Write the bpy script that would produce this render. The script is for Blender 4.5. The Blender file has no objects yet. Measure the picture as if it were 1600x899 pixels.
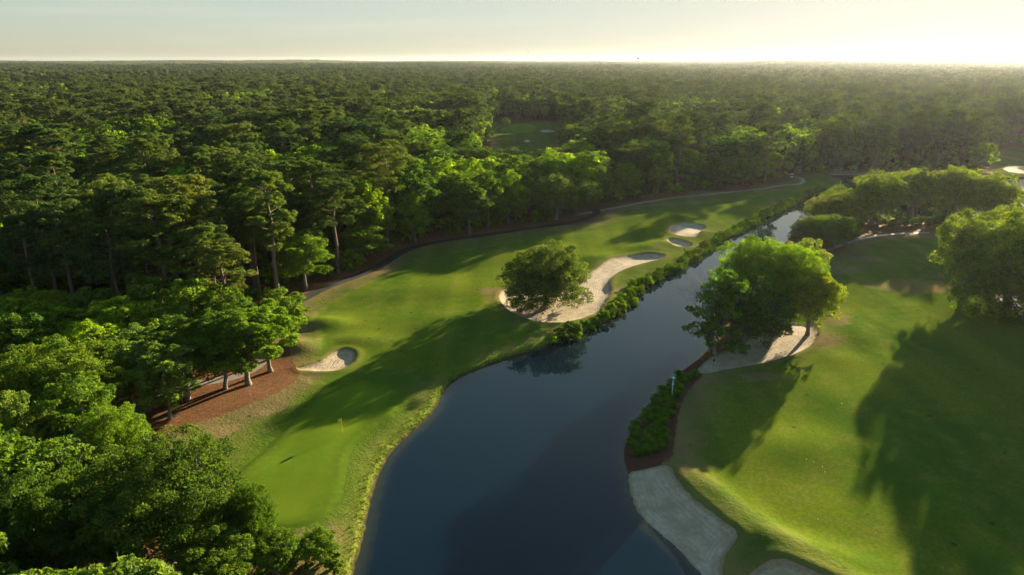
import bpy, math, numpy as np
from mathutils import Vector
sc = bpy.context.scene
COL = sc.collection
R = math.radians
# ------------------------------------------------------------------ camera
CAMH = 51.0
FPX = 1067.0
PITCH = math.atan((449.5-93.5)/FPX)
cam = bpy.data.objects.new("camera", bpy.data.cameras.new("camera"))
COL.objects.link(cam); sc.camera = cam
cam.location = (0, 0, CAMH)
cam.rotation_euler = (R(90)-PITCH, 0, 0)
cam.data.sensor_width = 36.0
cam.data.lens = 36.0*FPX/1600.0
cam.data.clip_start = 0.5
cam.data.clip_end = 60000
# ------------------------------------------------------------------ light
SUN_AZ, SUN_EL = 37.0, 11.5            # azimuth clockwise from +Y
sun = bpy.data.objects.new("sun", bpy.data.lights.new("sun", 'SUN'))
COL.objects.link(sun)
sdir = Vector((math.sin(R(SUN_AZ))*math.cos(R(SUN_EL)), math.cos(R(SUN_AZ))*math.cos(R(SUN_EL)), math.sin(R(SUN_EL))))
sun.rotation_euler = sdir.to_track_quat('Z', 'Y').to_euler()
sun.location = (200, 300, 300)
sun.data.energy = 5.0
sun.data.angle = R(0.6)
sun.data.color = (1.0, 0.82, 0.55)
w = bpy.data.worlds.new("World"); sc.world = w; w.use_nodes = True
wt = w.node_tree; wt.nodes.clear()
def wn(t): return wt.nodes.new(t)
sky = wn('ShaderNodeTexSky'); sky.sky_type = 'NISHITA'; sky.sun_disc = False
sky.sun_elevation = R(SUN_EL); sky.sun_rotation = R(SUN_AZ)
sky.altitude = 0; sky.air_density = 1.0; sky.dust_density = .35; sky.ozone_density = 2.5
# thin cirrus streaks
tc = wn('ShaderNodeTexCoord'); mp = wn('ShaderNodeMapping'); mp.inputs['Scale'].default_value = (1.2, 1.2, 22)
mp.inputs['Rotation'].default_value = (R(4), R(-3), R(20))
ns = wn('ShaderNodeTexNoise'); ns.inputs['Scale'].default_value = 2.2; ns.inputs['Detail'].default_value = 6; ns.inputs['Roughness'].default_value = .55
rp = wn('ShaderNodeValToRGB'); rp.color_ramp.elements[0].position = .50; rp.color_ramp.elements[1].position = .78
rp.color_ramp.elements[0].color = (1, 1, 1, 1); rp.color_ramp.elements[1].color = (1.5, 1.42, 1.3, 1)
mx = wn('ShaderNodeMixRGB'); mx.blend_type = 'MULTIPLY'; mx.inputs[0].default_value = .6
bg = wn('ShaderNodeBackground'); bg.inputs['Strength'].default_value = 0.10
ow = wn('ShaderNodeOutputWorld')
L = wt.links.new
L(tc.outputs['Generated'], mp.inputs[0]); L(mp.outputs[0], ns.inputs['Vector']); L(ns.outputs['Fac'], rp.inputs[0])
L(sky.outputs[0], mx.inputs[1]); L(rp.outputs[0], mx.inputs[2]); gm = wn('ShaderNodeGamma'); gm.inputs[1].default_value = 1.0
gn = wn('ShaderNodeMixRGB'); gn.blend_type = 'MULTIPLY'; gn.inputs[0].default_value = 1; gn.inputs[2].default_value = (.285, .345, .42, 1)
L(mx.outputs[0], gm.inputs[0]); L(gm.outputs[0], gn.inputs[1]); # film-like shoulder: bright sky rolls off softly instead of clipping
va = wn('ShaderNodeVectorMath'); va.operation = 'ADD'; va.inputs[1].default_value = (.95, .95, .95)
vd = wn('ShaderNodeVectorMath'); vd.operation = 'DIVIDE'; vm = wn('ShaderNodeVectorMath'); vm.operation = 'MULTIPLY'; vm.inputs[1].default_value = (2.60, 2.50, 2.16)
L(gn.outputs[0], va.inputs[0]); L(gn.outputs[0], vd.inputs[0]); L(va.outputs[0], vd.inputs[1]); L(vd.outputs[0], vm.inputs[0]); L(vm.outputs[0], bg.inputs[0]); L(bg.outputs[0], ow.inputs[0])
sc.view_settings.view_transform = 'Standard'; sc.view_settings.look = 'None'
sc.view_settings.gamma = 1; sc.view_settings.exposure = 2.05
sc.cycles.use_denoising = True
sc.cycles.max_bounces = 6; sc.cycles.diffuse_bounces = 2; sc.cycles.glossy_bounces = 2
sc.cycles.transmission_bounces = 3; sc.cycles.volume_bounces = 1; sc.cycles.transparent_max_bounces = 4
sc.cycles.caustics_reflective = False; sc.cycles.caustics_refractive = False
sc.cycles.sample_clamp_indirect = 4
# ------------------------------------------------------------------ numbers
cp, sp = math.cos(PITCH), math.sin(PITCH)
def ray(px, py):
    dx = (np.asarray(px, float)-800)/FPX; dy = -(np.asarray(py, float)-449.5)/FPX
    return dx, cp+dy*sp, -sp+dy*cp
def g(px, py, z=0.0):
    a, b, c = ray(px, py); t = (z-CAMH)/c
    return a*t, b*t
def proj(x, y, z):
    zz = y*cp-(z-CAMH)*sp; up = y*sp+(z-CAMH)*cp
    return 800+FPX*x/zz, 449.5-FPX*up/zz
# smooth value noise made of sines (deterministic, vectorised)
def wob(x, y, s, seed=0):
    r = np.random.RandomState(seed); v = 0
    for k in range(6):
        a = r.uniform(0, 6.28); f = r.uniform(.6, 1.6)/s; p = r.uniform(0, 6.28)
        v = v+np.sin((x*math.cos(a)+y*math.sin(a))*f*6.28+p)
    return v/6
MOUND = []       # x, y, amp, rx, ry, angle
def base_h(x, y):
    z = 1.0+.18*wob(x, y, 40, 1)+.10*wob(x, y, 16, 2)
    for (mx_, my_, a, rx, ry, an) in MOUND:
        c, s = math.cos(an), math.sin(an); dx = x-mx_; dy = y-my_
        z = z+a*np.exp(-((dx*c+dy*s)/rx)**2-((-dx*s+dy*c)/ry)**2)
    return z
def gb(px, py):
    x, y = g(px, py, 1.0)
    for _ in range(6): x, y = g(px, py, base_h(x, y))
    return x, y
for (px, py, a, rx, ry, an) in [
    (508, 508, 1.1, 4.5, 3.2, .2), (448, 545, 1.3, 5.5, 3.0, .4), (478, 548, .5, 3, 2.5, 0), (560, 532, .5, 5, 3, 0), (470, 505, .5, 6, 4, .5),
    (1116, 780, 1.15, 10, 2.9, -1.14), (1250, 864, 1.0, 8, 2.8, -.45), (1330, 920, .9, 8, 2.0, -.5), (1235, 700, .5, 7, 5, .3), (1240, 600, .35, 12, 6, 0),
    (1380, 640, .5, 14, 8, .5), (1330, 520, .6, 12, 7, .4),
    (935, 405, .7, 7, 4, .6), (1010, 388, .8, 6, 4, .3), (1035, 382, .6, 4, 3, 0), (1060, 342, .7, 8, 4, 0), (1100, 365, .6, 5, 4, 0),
    (700, 500, .5, 10, 6, .3), (640, 455, .6, 14, 6, .3), (820, 400, .6, 14, 7, .2), (1000, 340, .7, 20, 8, .2), (1180, 305, .8, 18, 9, 0),
    (500, 690, .3, 5, 7, 0), (400, 745, .25, 6, 5, 0), (600, 640, .45, 3, 4, .5), (1420, 385, .8, 16, 8, 0), (1440, 420, .9, 10, 4, .1), (1300, 560, .4, 6, 4, 0)]:
    x_, y_ = g(px, py, 1.0); MOUND.append((float(x_), float(y_), a, rx, ry, an))
def chaikin(P, closed, n=2):
    P = np.array(P, float)
    for _ in range(n):
        Q = np.roll(P, -1, 0) if closed else P[1:]
        A = P if closed else P[:-1]
        N = np.empty((len(A)*2, 2)); N[0::2] = .75*A+.25*Q; N[1::2] = .25*A+.75*Q
        P = N if closed else np.vstack([P[:1], N, P[-1:]])
    return P
def poly(pts, z=None, n=2):
    X = np.array([p[:2] for p in pts], float)
    x, y = gb(X[:, 0], X[:, 1]) if z is None else g(X[:, 0], X[:, 1], z)
    return chaikin(np.stack([x, y], 1), True, n)
def seg_dist(x, y, A, B):
    out = np.empty(len(x)); ch = 20000
    d = B-A; dd = (d**2).sum(1)+1e-9
    for i in range(0, len(x), ch):
        px = x[i:i+ch, None]-A[None, :, 0]; py = y[i:i+ch, None]-A[None, :, 1]
        t = np.clip((px*d[:, 0]+py*d[:, 1])/dd, 0, 1)
        out[i:i+ch] = np.sqrt(((px-t*d[:, 0])**2+(py-t*d[:, 1])**2).min(1))
    return out
def sdf(P, x, y):                    # negative inside
    A = P; B = np.roll(P, -1, 0)
    lo, hi = P.min(0)-60, P.max(0)+60
    near = (x > lo[0]) & (x < hi[0]) & (y > lo[1]) & (y < hi[1])
    out = np.full(len(x), 60.0)
    xn, yn = x[near], y[near]
    d = seg_dist(xn, yn, A, B)
    ins = np.zeros(len(xn), bool)
    for (a, b) in zip(A, B):
        c = (a[1] > yn) != (b[1] > yn)
        if not c.any(): continue
        ins ^= c & (xn < (b[0]-a[0])*(yn-a[1])/(b[1]-a[1]+1e-12)+a[0])
    out[near] = np.where(ins, -d, d)
    return out
def psdf(P, x, y, w):
    return seg_dist(x, y, P[:-1], P[1:])-w
# ------------------------------------------------------------------ outlines of the course (unprojected to ground metres)
W1 = poly([(548, 910), (556, 880), (566, 845), (575, 800), (583, 765), (600, 720), (625, 690), (655, 665), (680, 640), (692, 612), (707, 596), (735, 580),
      (775, 566), (815, 553), (850, 543), (872, 530), (900, 522), (930, 513), (962, 495), (985, 472), (1002, 450), (1030, 437), (1065, 420),
      (1100, 398), (1130, 378), (1160, 362), (1190, 345), (1230, 328), (1262, 311), (1290, 301), (1318, 291), (1322, 283), (1305, 275), (1380, 274), (1450, 276),
      (1520, 278), (1560, 279), (1600, 279), (1760, 280), (1800, 330), (1700, 340), (1600, 337), (1500, 338), (1430, 340), (1370, 342), (1320, 342), (1275, 347), (1250, 360),
      (1225, 380), (1195, 405), (1160, 440), (1138, 480), (1120, 520), (1098, 556), (1075, 572), (1050, 592), (1030, 610), (1010, 635), (990, 662), (978, 690),
      (974, 715), (981, 738), (984, 765), (992, 792), (1010, 815), (1040, 838), (1072, 868), (1098, 899), (1112, 930)], z=0.15, n=1)
i0 = 0
tail = np.array([[26, 40.], [30, 10], [30, -80], [-25, -80], [-20, 20]])
W1 = np.vstack([W1, tail])
WATER = W1
TURF_L = poly([(548, 905), (520, 920), (440, 870), (330, 800), (225, 715), (215, 700), (262, 674), (330, 655), (398, 630), (447, 608), (470, 588), (456, 562), (445, 530), (442, 500), (470, 470),
      (492, 462), (530, 445), (565, 432), (605, 412), (632, 394), (665, 384), (705, 376), (765, 367), (830, 358), (880, 353), (915, 350), (942, 340), (955, 325), (1000, 316), (1060, 306),
      (1110, 301), (1180, 295), (1215, 287), (1240, 281), (1262, 272), (1285, 272), (1305, 276), (1325, 287), (1300, 305), (1200, 345), (1100, 410), (1000, 455), (960, 500), (870, 540), (800, 560),
      (705, 605), (690, 640), (610, 720), (580, 800)])
TURF_R = poly([(1100, 905), (1040, 838), (984, 765), (981, 728), (1049, 726), (1052, 690), (1056, 645), (1070, 608), (1092, 586), (1120, 560), (1140, 500), (1170, 440), (1230, 400), (1290, 398), (1335, 381), (1400, 367), (1480, 367),
      (1530, 395), (1600, 440), (1760, 520), (2100, 620), (2100, 1100), (1300, 1000)])
CLEAR_F = chaikin([(-9, 268), (14, 268), (24, 340), (31, 420), (34, 500), (40, 560), (38, 600), (0, 610), (-22, 590), (-14, 470), (-12, 340)], True)
CLEAR_R = poly([(1545, 276), (1640, 276), (1640, 232), (1590, 226), (1560, 236), (1548, 250)], n=1)
FAIR_L = poly([(470, 590), (500, 560), (505, 520), (480, 500), (520, 470), (600, 432), (700, 398), (830, 374), (940, 358), (1010, 334), (1100, 322), (1200, 305), (1270, 283), (1296, 283), (1296, 292), (1240, 312), (1180, 335),
      (1120, 346), (1060, 344), (1035, 362), (1025, 388), (960, 398), (925, 412), (880, 440), (790, 445), (775, 480), (800, 510), (840, 520), (780, 545), (700, 580), (640, 605), (560, 588), (500, 600)])
FAIR_R = poly([(1070, 728), (1064, 690), (1075, 640), (1110, 600), (1190, 578), (1270, 556), (1310, 520), (1325, 470), (1320, 430), (1345, 395), (1400, 376), (1475, 378), (1500, 430), (1560, 500), (1700, 540), (2000, 620), (2000, 1050),
      (1480, 960), (1340, 893), (1270, 850), (1210, 815), (1150, 775), (1105, 740)])
GREEN = poly([(340, 765), (365, 742), (425, 692), (468, 640), (505, 604), (560, 590), (607, 598), (628, 614), (622, 640), (590, 665), (558, 688), (546, 710), (540, 745), (534, 778), (512, 806), (478, 824), (430, 833), (385, 815)])
GREEN_F = chaikin([(-8, 500), (14, 495), (22, 530), (20, 575), (0, 580), (-10, 540)], True)
BED = poly([(973, 728), (976, 690), (988, 662), (1010, 632), (1030, 606), (1052, 588), (1076, 568), (1094, 556), (1104, 566), (1100, 586), (1076, 606), (1062, 640), (1055, 680), (1050, 726)])
BUNK = [  # outline, depth, face width, soil-ness
    (poly([(460, 577), (490, 580), (525, 580), (548, 571), (557, 558), (553, 547), (532, 545), (517, 553), (503, 564), (480, 571)]), .5, 1.6),
    (poly([(778, 462), (785, 478), (805, 492), (835, 502), (868, 505), (905, 499), (937, 486), (947, 468), (957, 455), (950, 440), (966, 424), (1002, 412), (1042, 402), (1036, 397), (1008, 395), (972, 400), (948, 406),
       (933, 420), (915, 430), (895, 440), (860, 450), (815, 452), (788, 450)]), .7, 2.0),
    (poly([(1042, 357), (1056, 349), (1075, 346), (1107, 353), (1093, 364), (1089, 371), (1064, 369), (1047, 363)], n=1), .8, 1.8),
    (poly([(1040, 375), (1046, 371), (1066, 375), (1083, 381), (1080, 386), (1066, 386), (1050, 382)], n=1), .8, 1.6),
    (poly([(1087, 577), (1098, 566), (1112, 554), (1150, 540), (1180, 522), (1230, 500), (1262, 500), (1278, 512), (1277, 533), (1252, 550), (1215, 562), (1170, 572), (1128, 579), (1100, 585)]), .5, 1.5),
    (poly([(978, 728), (1010, 726), (1048, 726), (1054, 744), (1078, 774), (1108, 797), (1128, 812), (1154, 832), (1150, 845), (1134, 862), (1128, 890), (1140, 940), (1110, 940), (1098, 895), (1072, 864), (1040, 834), (1012, 811), (994, 788), (985, 760)], n=1), 1.15, 2.6),
    (poly([(1150, 925), (1172, 893), (1196, 878), (1216, 871), (1250, 882), (1290, 900), (1330, 935), (1240, 960)]), 1.2, 2.2),
    (poly([(1520, 452), (1550, 450), (1600, 468), (1650, 490), (1640, 505), (1590, 492), (1545, 474)]), .3, 2.0),
    (poly([(842, 205), (848, 202.5), (860, 203), (868, 205), (862, 207), (850, 207)], n=1), .3, 3),
    (poly([(816, 222), (822, 218), (829, 219), (827, 223)], n=1), .5, 2),
    (poly([(1562, 262), (1600, 258), (1660, 262), (1640, 272), (1580, 271)], n=1), .3, 3),
]
def pline(pts, n=2):
    X = np.array(pts, float); x, y = gb(X[:, 0], X[:, 1]); return chaikin(np.stack([x, y], 1), False, n)
PATH_A = pline([(440, 485), (475, 466), (505, 450), (545, 436), (585, 421), (615, 401), (645, 386), (690, 377), (760, 367), (830, 357), (880, 350), (912, 344), (935, 334), (930, 328)])
PATH_C = pline([(120, 690), (200, 655), (250, 622), (300, 600), (345, 594), (380, 585), (405, 570), (416, 552), (412, 530), (400, 505), (425, 485)])
PATH_D = pline([(905, 335), (930, 331), (1000, 317), (1060, 308), (1120, 303), (1180, 297), (1222, 289), (1246, 289), (1257, 284), (1252, 278), (1238, 276), (1225, 268)])
PATH_E = pline([(1290, 392), (1325, 379), (1360, 370), (1400, 365), (1450, 364)])
# ------------------------------------------------------------------ fields
NAMES = ['water', 'turf', 'fair', 'green', 'bed', 'path', 'conc']+['b%d' % i for i in range(len(BUNK))]
CI = {n: i for i, n in enumerate(NAMES)}
def fields(x, y):
    F = np.empty((len(x), len(NAMES)))
    j1 = .22*wob(x, y, 2.2, 5)+.14*wob(x, y, .9, 6)          # ragged natural edges
    F[:, 0] = sdf(WATER, x, y)+j1*.9
    F[:, 1] = np.minimum(np.minimum(sdf(TURF_L, x, y), sdf(TURF_R, x, y)), np.minimum(sdf(CLEAR_F, x, y), sdf(CLEAR_R, x, y)))+j1*1.5
    F[:, 2] = np.minimum(sdf(FAIR_L, x, y), sdf(FAIR_R, x, y))
    F[:, 3] = np.minimum(sdf(GREEN, x, y), sdf(GREEN_F, x, y))
    F[:, 4] = sdf(BED, x, y)+j1
    F[:, 5] = psdf(PATH_A, x, y, 1.5)
    F[:, 6] = np.minimum(np.minimum(psdf(PATH_C, x, y, 1.15), psdf(PATH_D, x, y, 1.0)), psdf(PATH_E, x, y, .8))
    for i, (P, d, fw) in enumerate(BUNK): F[:, 7+i] = sdf(P, x, y)+j1*.7
    return F
def ss(t): t = np.clip(t, 0, 1); return t*t*(3-2*t)
def height(x, y, F):
    z = base_h(x, y)
    wd = F[:, 0]
    bank = .55*ss(wd/.7)+.45*ss(wd/6)
    near_r = ss((x-10)/8)*ss((75-y)/10)                        # the low sand beach by the water
    zb = z*bank
    for i, (P, d, fw) in enumerate(BUNK):
        q = -F[:, 7+i]
        # little lip round the sand, then the cut and the hollow
        zb = zb+.16*np.exp(-((q+.6)/.7)**2)*(q < 0)*ss(wd/3)
        if i == 5:
            beach = np.exp(-(np.maximum(-q, 0)/1.3)**2)*(1-ss(wd/4.5)); zb = zb*(1-.72*beach)
            floor_ = .10+.075*np.clip(wd, 0, 9)
            zb = np.where(q > 0, zb+(np.minimum(floor_, zb)-zb)*ss(q/(.5+fw*ss(wd/4))), zb)
        else:
            zb = np.where(q > 0, zb-ss(wd/4)*(d*.35*ss(q/.35)+d*.65*ss(q/fw)), zb)
    zb = zb+.10*np.exp(-((F[:, 3])/.35)**2)*0+.12*ss(-F[:, 3]/1.0)
    zb = zb-.05*ss(-F[:, 5]/.2)
    z = np.where(wd < 0, -1.4*ss(-wd/4)-.02, zb)
    return z
DRY = []
for (px_, py_, r1, r2, a_) in [(1318, 420, 9, 5, .3), (1290, 535, 5, 3, .8), (1310, 500, 6, 3, 1.0), (1440, 448, 14, 6, 0), (1500, 430, 9, 5, .2), (1185, 590, 5, 2.2, .2), 
        (790, 465, 5, 3, .3), (770, 455, 4, 3, 0), (455, 520, 6, 3, .6), (425, 560, 4, 2.5, 0), (415, 640, 4, 2, .5), (300, 690, 5, 2.5, .5), (350, 670, 5, 2.0, .6), (640, 385, 10, 3, .4), (560, 430, 8, 2.5, .6), (470, 850, 5, 2.5, .2), (520, 840, 3, 3, 0),
        (1350, 405, 8, 4, 0), (1180, 300, 25, 4, .3), (1060, 318, 20, 4, .3), (955, 455, 5, 2, .8), (1480, 405, 4, 2, 0)]:
    x_, y_ = g(px_, py_, 1.1); DRY.append((float(x_), float(y_), r1, r2, a_))
def dryness(x, y):
    d_ = np.zeros(len(x))
    for (a, b, r1, r2, an) in DRY:
        c, s_ = math.cos(an), math.sin(an); dx = x-a; dy = y-b
        d_ = np.maximum(d_, np.exp(-((dx*c+dy*s_)/r1)**2-((-dx*s_+dy*c)/r2)**2))
    return d_
def ground_z(x, y):
    x = np.atleast_1d(np.asarray(x, float)); y = np.atleast_1d(np.asarray(y, float))
    return height(x, y, fields(x, y))
# ------------------------------------------------------------------ mesh helpers
def mk(name, V, Fc, mats, parent=None, smooth=False, matidx=None, attrs=None):
    """V (n,3), Fc (m,3|4) -> one mesh object"""
    V = np.ascontiguousarray(V, np.float32); Fc = np.asarray(Fc, np.int32)
    me = bpy.data.meshes.new(name); k = Fc.shape[1]
    me.vertices.add(len(V)); me.vertices.foreach_set('co', V.ravel())
    me.loops.add(Fc.size); me.loops.foreach_set('vertex_index', Fc.ravel())
    me.polygons.add(len(Fc)); me.polygons.foreach_set('loop_start', np.arange(0, Fc.size, k, dtype=np.int32))
    try: me.polygons.foreach_set('loop_total', np.full(len(Fc), k, np.int32))
    except Exception: pass
    for m in (mats if isinstance(mats, (list, tuple)) else [mats]): me.materials.append(m)
    if matidx is not None: me.polygons.foreach_set('material_index', np.asarray(matidx, np.int32))
    me.polygons.foreach_set('use_smooth', np.full(len(Fc), bool(smooth)))
    if attrs:
        for n, v in attrs.items():
            a = me.attributes.new(n, 'FLOAT', 'POINT'); a.data.foreach_set('value', np.asarray(v, np.float32))
    me.update(); me.validate()
    o = bpy.data.objects.new(name, me); COL.objects.link(o)
    if parent: o.parent = parent
    return o
def tag(o, label=None, cat=None, group=None, kind=None):
    if label: o['label'] = label
    if cat: o['category'] = cat
    if group: o['group'] = group
    if kind: o['kind'] = kind
    return o
def empty(name, loc, rz=0, s=1):
    o = bpy.data.objects.new(name, None); COL.objects.link(o); o.location = loc; o.rotation_euler.z = rz
    o.scale = (s, s, s) if not isinstance(s, tuple) else s; o.empty_display_size = .5
    return o
class MB:
    def __init__(s): s.V = []; s.F = []; s.n = 0
    def add(s, V, F):
        s.V.append(np.asarray(V, float)); s.F.append(np.asarray(F)+s.n); s.n += len(V); return s
    def tube(s, P, Rr, k=7):
        P = np.asarray(P, float); Rr = np.asarray(Rr, float); n = len(P)
        T = np.gradient(P, axis=0); T /= np.linalg.norm(T, axis=1)[:, None]+1e-9
        up = np.where(np.abs(T[:, 2:3]) > .9, [[1., 0, 0]], [[0, 0, 1.]])
        A = np.cross(T, up); A /= np.linalg.norm(A, axis=1)[:, None]+1e-9
        for i in range(1, n):                       # keep the ring from twisting
            a = A[i-1]-T[i]*A[i-1].dot(T[i]); A[i] = a/(np.linalg.norm(a)+1e-9)
        B = np.cross(T, A); th = np.arange(k)*2*np.pi/k
        V = P[:, None]+Rr[:, None, None]*(A[:, None]*np.cos(th)[None, :, None]+B[:, None]*np.sin(th)[None, :, None])
        V = np.vstack([V.reshape(-1, 3), P[-1:]])
        i = np.arange(n-1)[:, None]*k; j = np.arange(k)[None]; j2 = (j+1) % k
        F = np.stack([i+j, i+j2, i+k+j2, i+k+j], -1).reshape(-1, 4)
        cap = np.stack([np.arange(k)+(n-1)*k, (np.arange(k)+1) % k+(n-1)*k, np.full(k, n*k), np.full(k, n*k)], 1)
        s.add(V, F); s.caps = getattr(s, 'caps', []); s.caps.append(cap[:, :3]+s.n-len(V))
        return s
    def box(s, c, d, rz=0):
        c = np.array(c, float); d = np.array(d, float)/2
        v = np.array([[x, y, z] for z in (-1, 1) for (x, y) in ((-1, -1), (1, -1), (1, 1), (-1, 1))])*d
        ca, sa = math.cos(rz), math.sin(rz); v = np.stack([v[:, 0]*ca-v[:, 1]*sa, v[:, 0]*sa+v[:, 1]*ca, v[:, 2]], 1)+c
        return s.add(v, [[0, 3, 2, 1], [4, 5, 6, 7], [0, 1, 5, 4], [1, 2, 6, 5], [2, 3, 7, 6], [3, 0, 4, 7]])
    def ball(s, c, r, n=8, m=6):
        r = np.array(r, float)*np.ones(3)
        th = np.linspace(0.02, np.pi-.02, m); ph = np.arange(n)*2*np.pi/n
        V = np.array([[np.sin(t)*np.cos(p), np.sin(t)*np.sin(p), np.cos(t)] for t in th for p in ph])*r+c
        F = [[i*n+j, i*n+(j+1) % n, (i+1)*n+(j+1) % n, (i+1)*n+j] for i in range(m-1) for j in range(n)]
        s.add(V, F)
        return s
    def arr(s):
        return np.vstack(s.V), np.vstack(s.F)
    def build(s, name, mat, parent=None, smooth=True):
        V, F = s.arr()
        return mk(name, V, F, mat, parent, smooth)
# ------------------------------------------------------------------ materials
class NT:
    def __init__(s, name):
        s.m = bpy.data.materials.new(name); s.m.use_nodes = True; s.t = s.m.node_tree; s.t.nodes.clear()
        s.out = s.n('ShaderNodeOutputMaterial')
    def n(s, t, **k):
        x = s.t.nodes.new(t)
        for a, v in k.items(): setattr(x, a, v)
        return x
    def put(s, sock, v):
        if hasattr(v, 'is_output') or hasattr(v, 'links'): s.t.links.new(v, sock)
        else:
            if isinstance(v, (tuple, list)) and len(v) == 3 and len(sock.default_value) == 4: v = (*v, 1)
            sock.default_value = v
    def noise(s, scale, detail=4, rough=.55, vec=None, stretch=None, dist=0):
        x = s.n('ShaderNodeTexNoise'); x.inputs['Scale'].default_value = scale; x.inputs['Detail'].default_value = detail
        x.inputs['Roughness'].default_value = rough; x.inputs['Distortion'].default_value = dist
        v = vec if vec is not None else s.pos()
        if stretch:
            m = s.n('ShaderNodeMapping'); m.inputs['Scale'].default_value = stretch[:3]
            if len(stretch) > 3: m.inputs['Rotation'].default_value = (0, 0, stretch[3])
            s.put(m.inputs[0], v); v = m.outputs[0]
        s.put(x.inputs['Vector'], v); return x.outputs['Fac']
    def pos(s):
        if not hasattr(s, '_p'): s._p = s.n('ShaderNodeNewGeometry').outputs['Position']
        return s._p
    def obj(s):
        if not hasattr(s, '_o'): s._o = s.n('ShaderNodeTexCoord').outputs['Object']
        return s._o
    def attr(s, name):
        a = s.n('ShaderNodeAttribute'); a.attribute_name = name; return a.outputs['Fac']
    def math(s, op, a, b=0.0, clamp=False):
        x = s.n('ShaderNodeMath', operation=op); x.use_clamp = clamp; s.put(x.inputs[0], a); s.put(x.inputs[1], b); return x.outputs[0]
    def rng(s, v, a, b, c=0.0, d=1.0):
        x = s.n('ShaderNodeMapRange'); x.interpolation_type = 'SMOOTHSTEP'; s.put(x.inputs[0], v)
        for i, q in enumerate((a, b, c, d)): x.inputs[i+1].default_value = q
        return x.outputs[0]
    def mix(s, f, a, b, mode='MIX'):
        x = s.n('ShaderNodeMixRGB', blend_type=mode); s.put(x.inputs[0], f); s.put(x.inputs[1], a); s.put(x.inputs[2], b); return x.outputs[0]
    def ramp(s, f, stops):
        x = s.n('ShaderNodeValToRGB'); e = x.color_ramp.elements
        while len(e) < len(stops): e.new(.5)
        for i, (p, c) in enumerate(stops): e[i].position = p; e[i].color = (*c, 1)
        s.put(x.inputs[0], f); return x.outputs[0]
    def bump(s, h, dist=.1, strength=1.0, nrm=None):
        x = s.n('ShaderNodeBump'); x.inputs['Strength'].default_value = strength; x.inputs['Distance'].default_value = dist
        s.put(x.inputs['Height'], h)
        if nrm is not None: s.put(x.inputs['Normal'], nrm)
        return x.outputs[0]
    def bsdf(s, color, rough=.8, spec=.3, normal=None, metal=0):
        x = s.n('ShaderNodeBsdfPrincipled'); s.put(x.inputs['Base Color'], color); s.put(x.inputs['Roughness'], rough)
        x.inputs['Specular IOR Level'].default_value = spec; x.inputs['Metallic'].default_value = metal
        if normal is not None: s.put(x.inputs['Normal'], normal)
        return x
    def fin(s, sh):
        s.t.links.new(sh.outputs[0] if hasattr(sh, 'outputs') else sh, s.out.inputs['Surface']); return s.m
def plain(name, col, rough=.6, spec=.4, var=.12, scale=3, metal=0):
    t = NT(name); c = t.mix(t.noise(scale, 4, vec=t.obj()), [v*(1-var) for v in col], [min(1, v*(1+var)) for v in col])
    return t.fin(t.bsdf(c, rough, spec, metal=metal))
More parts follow.
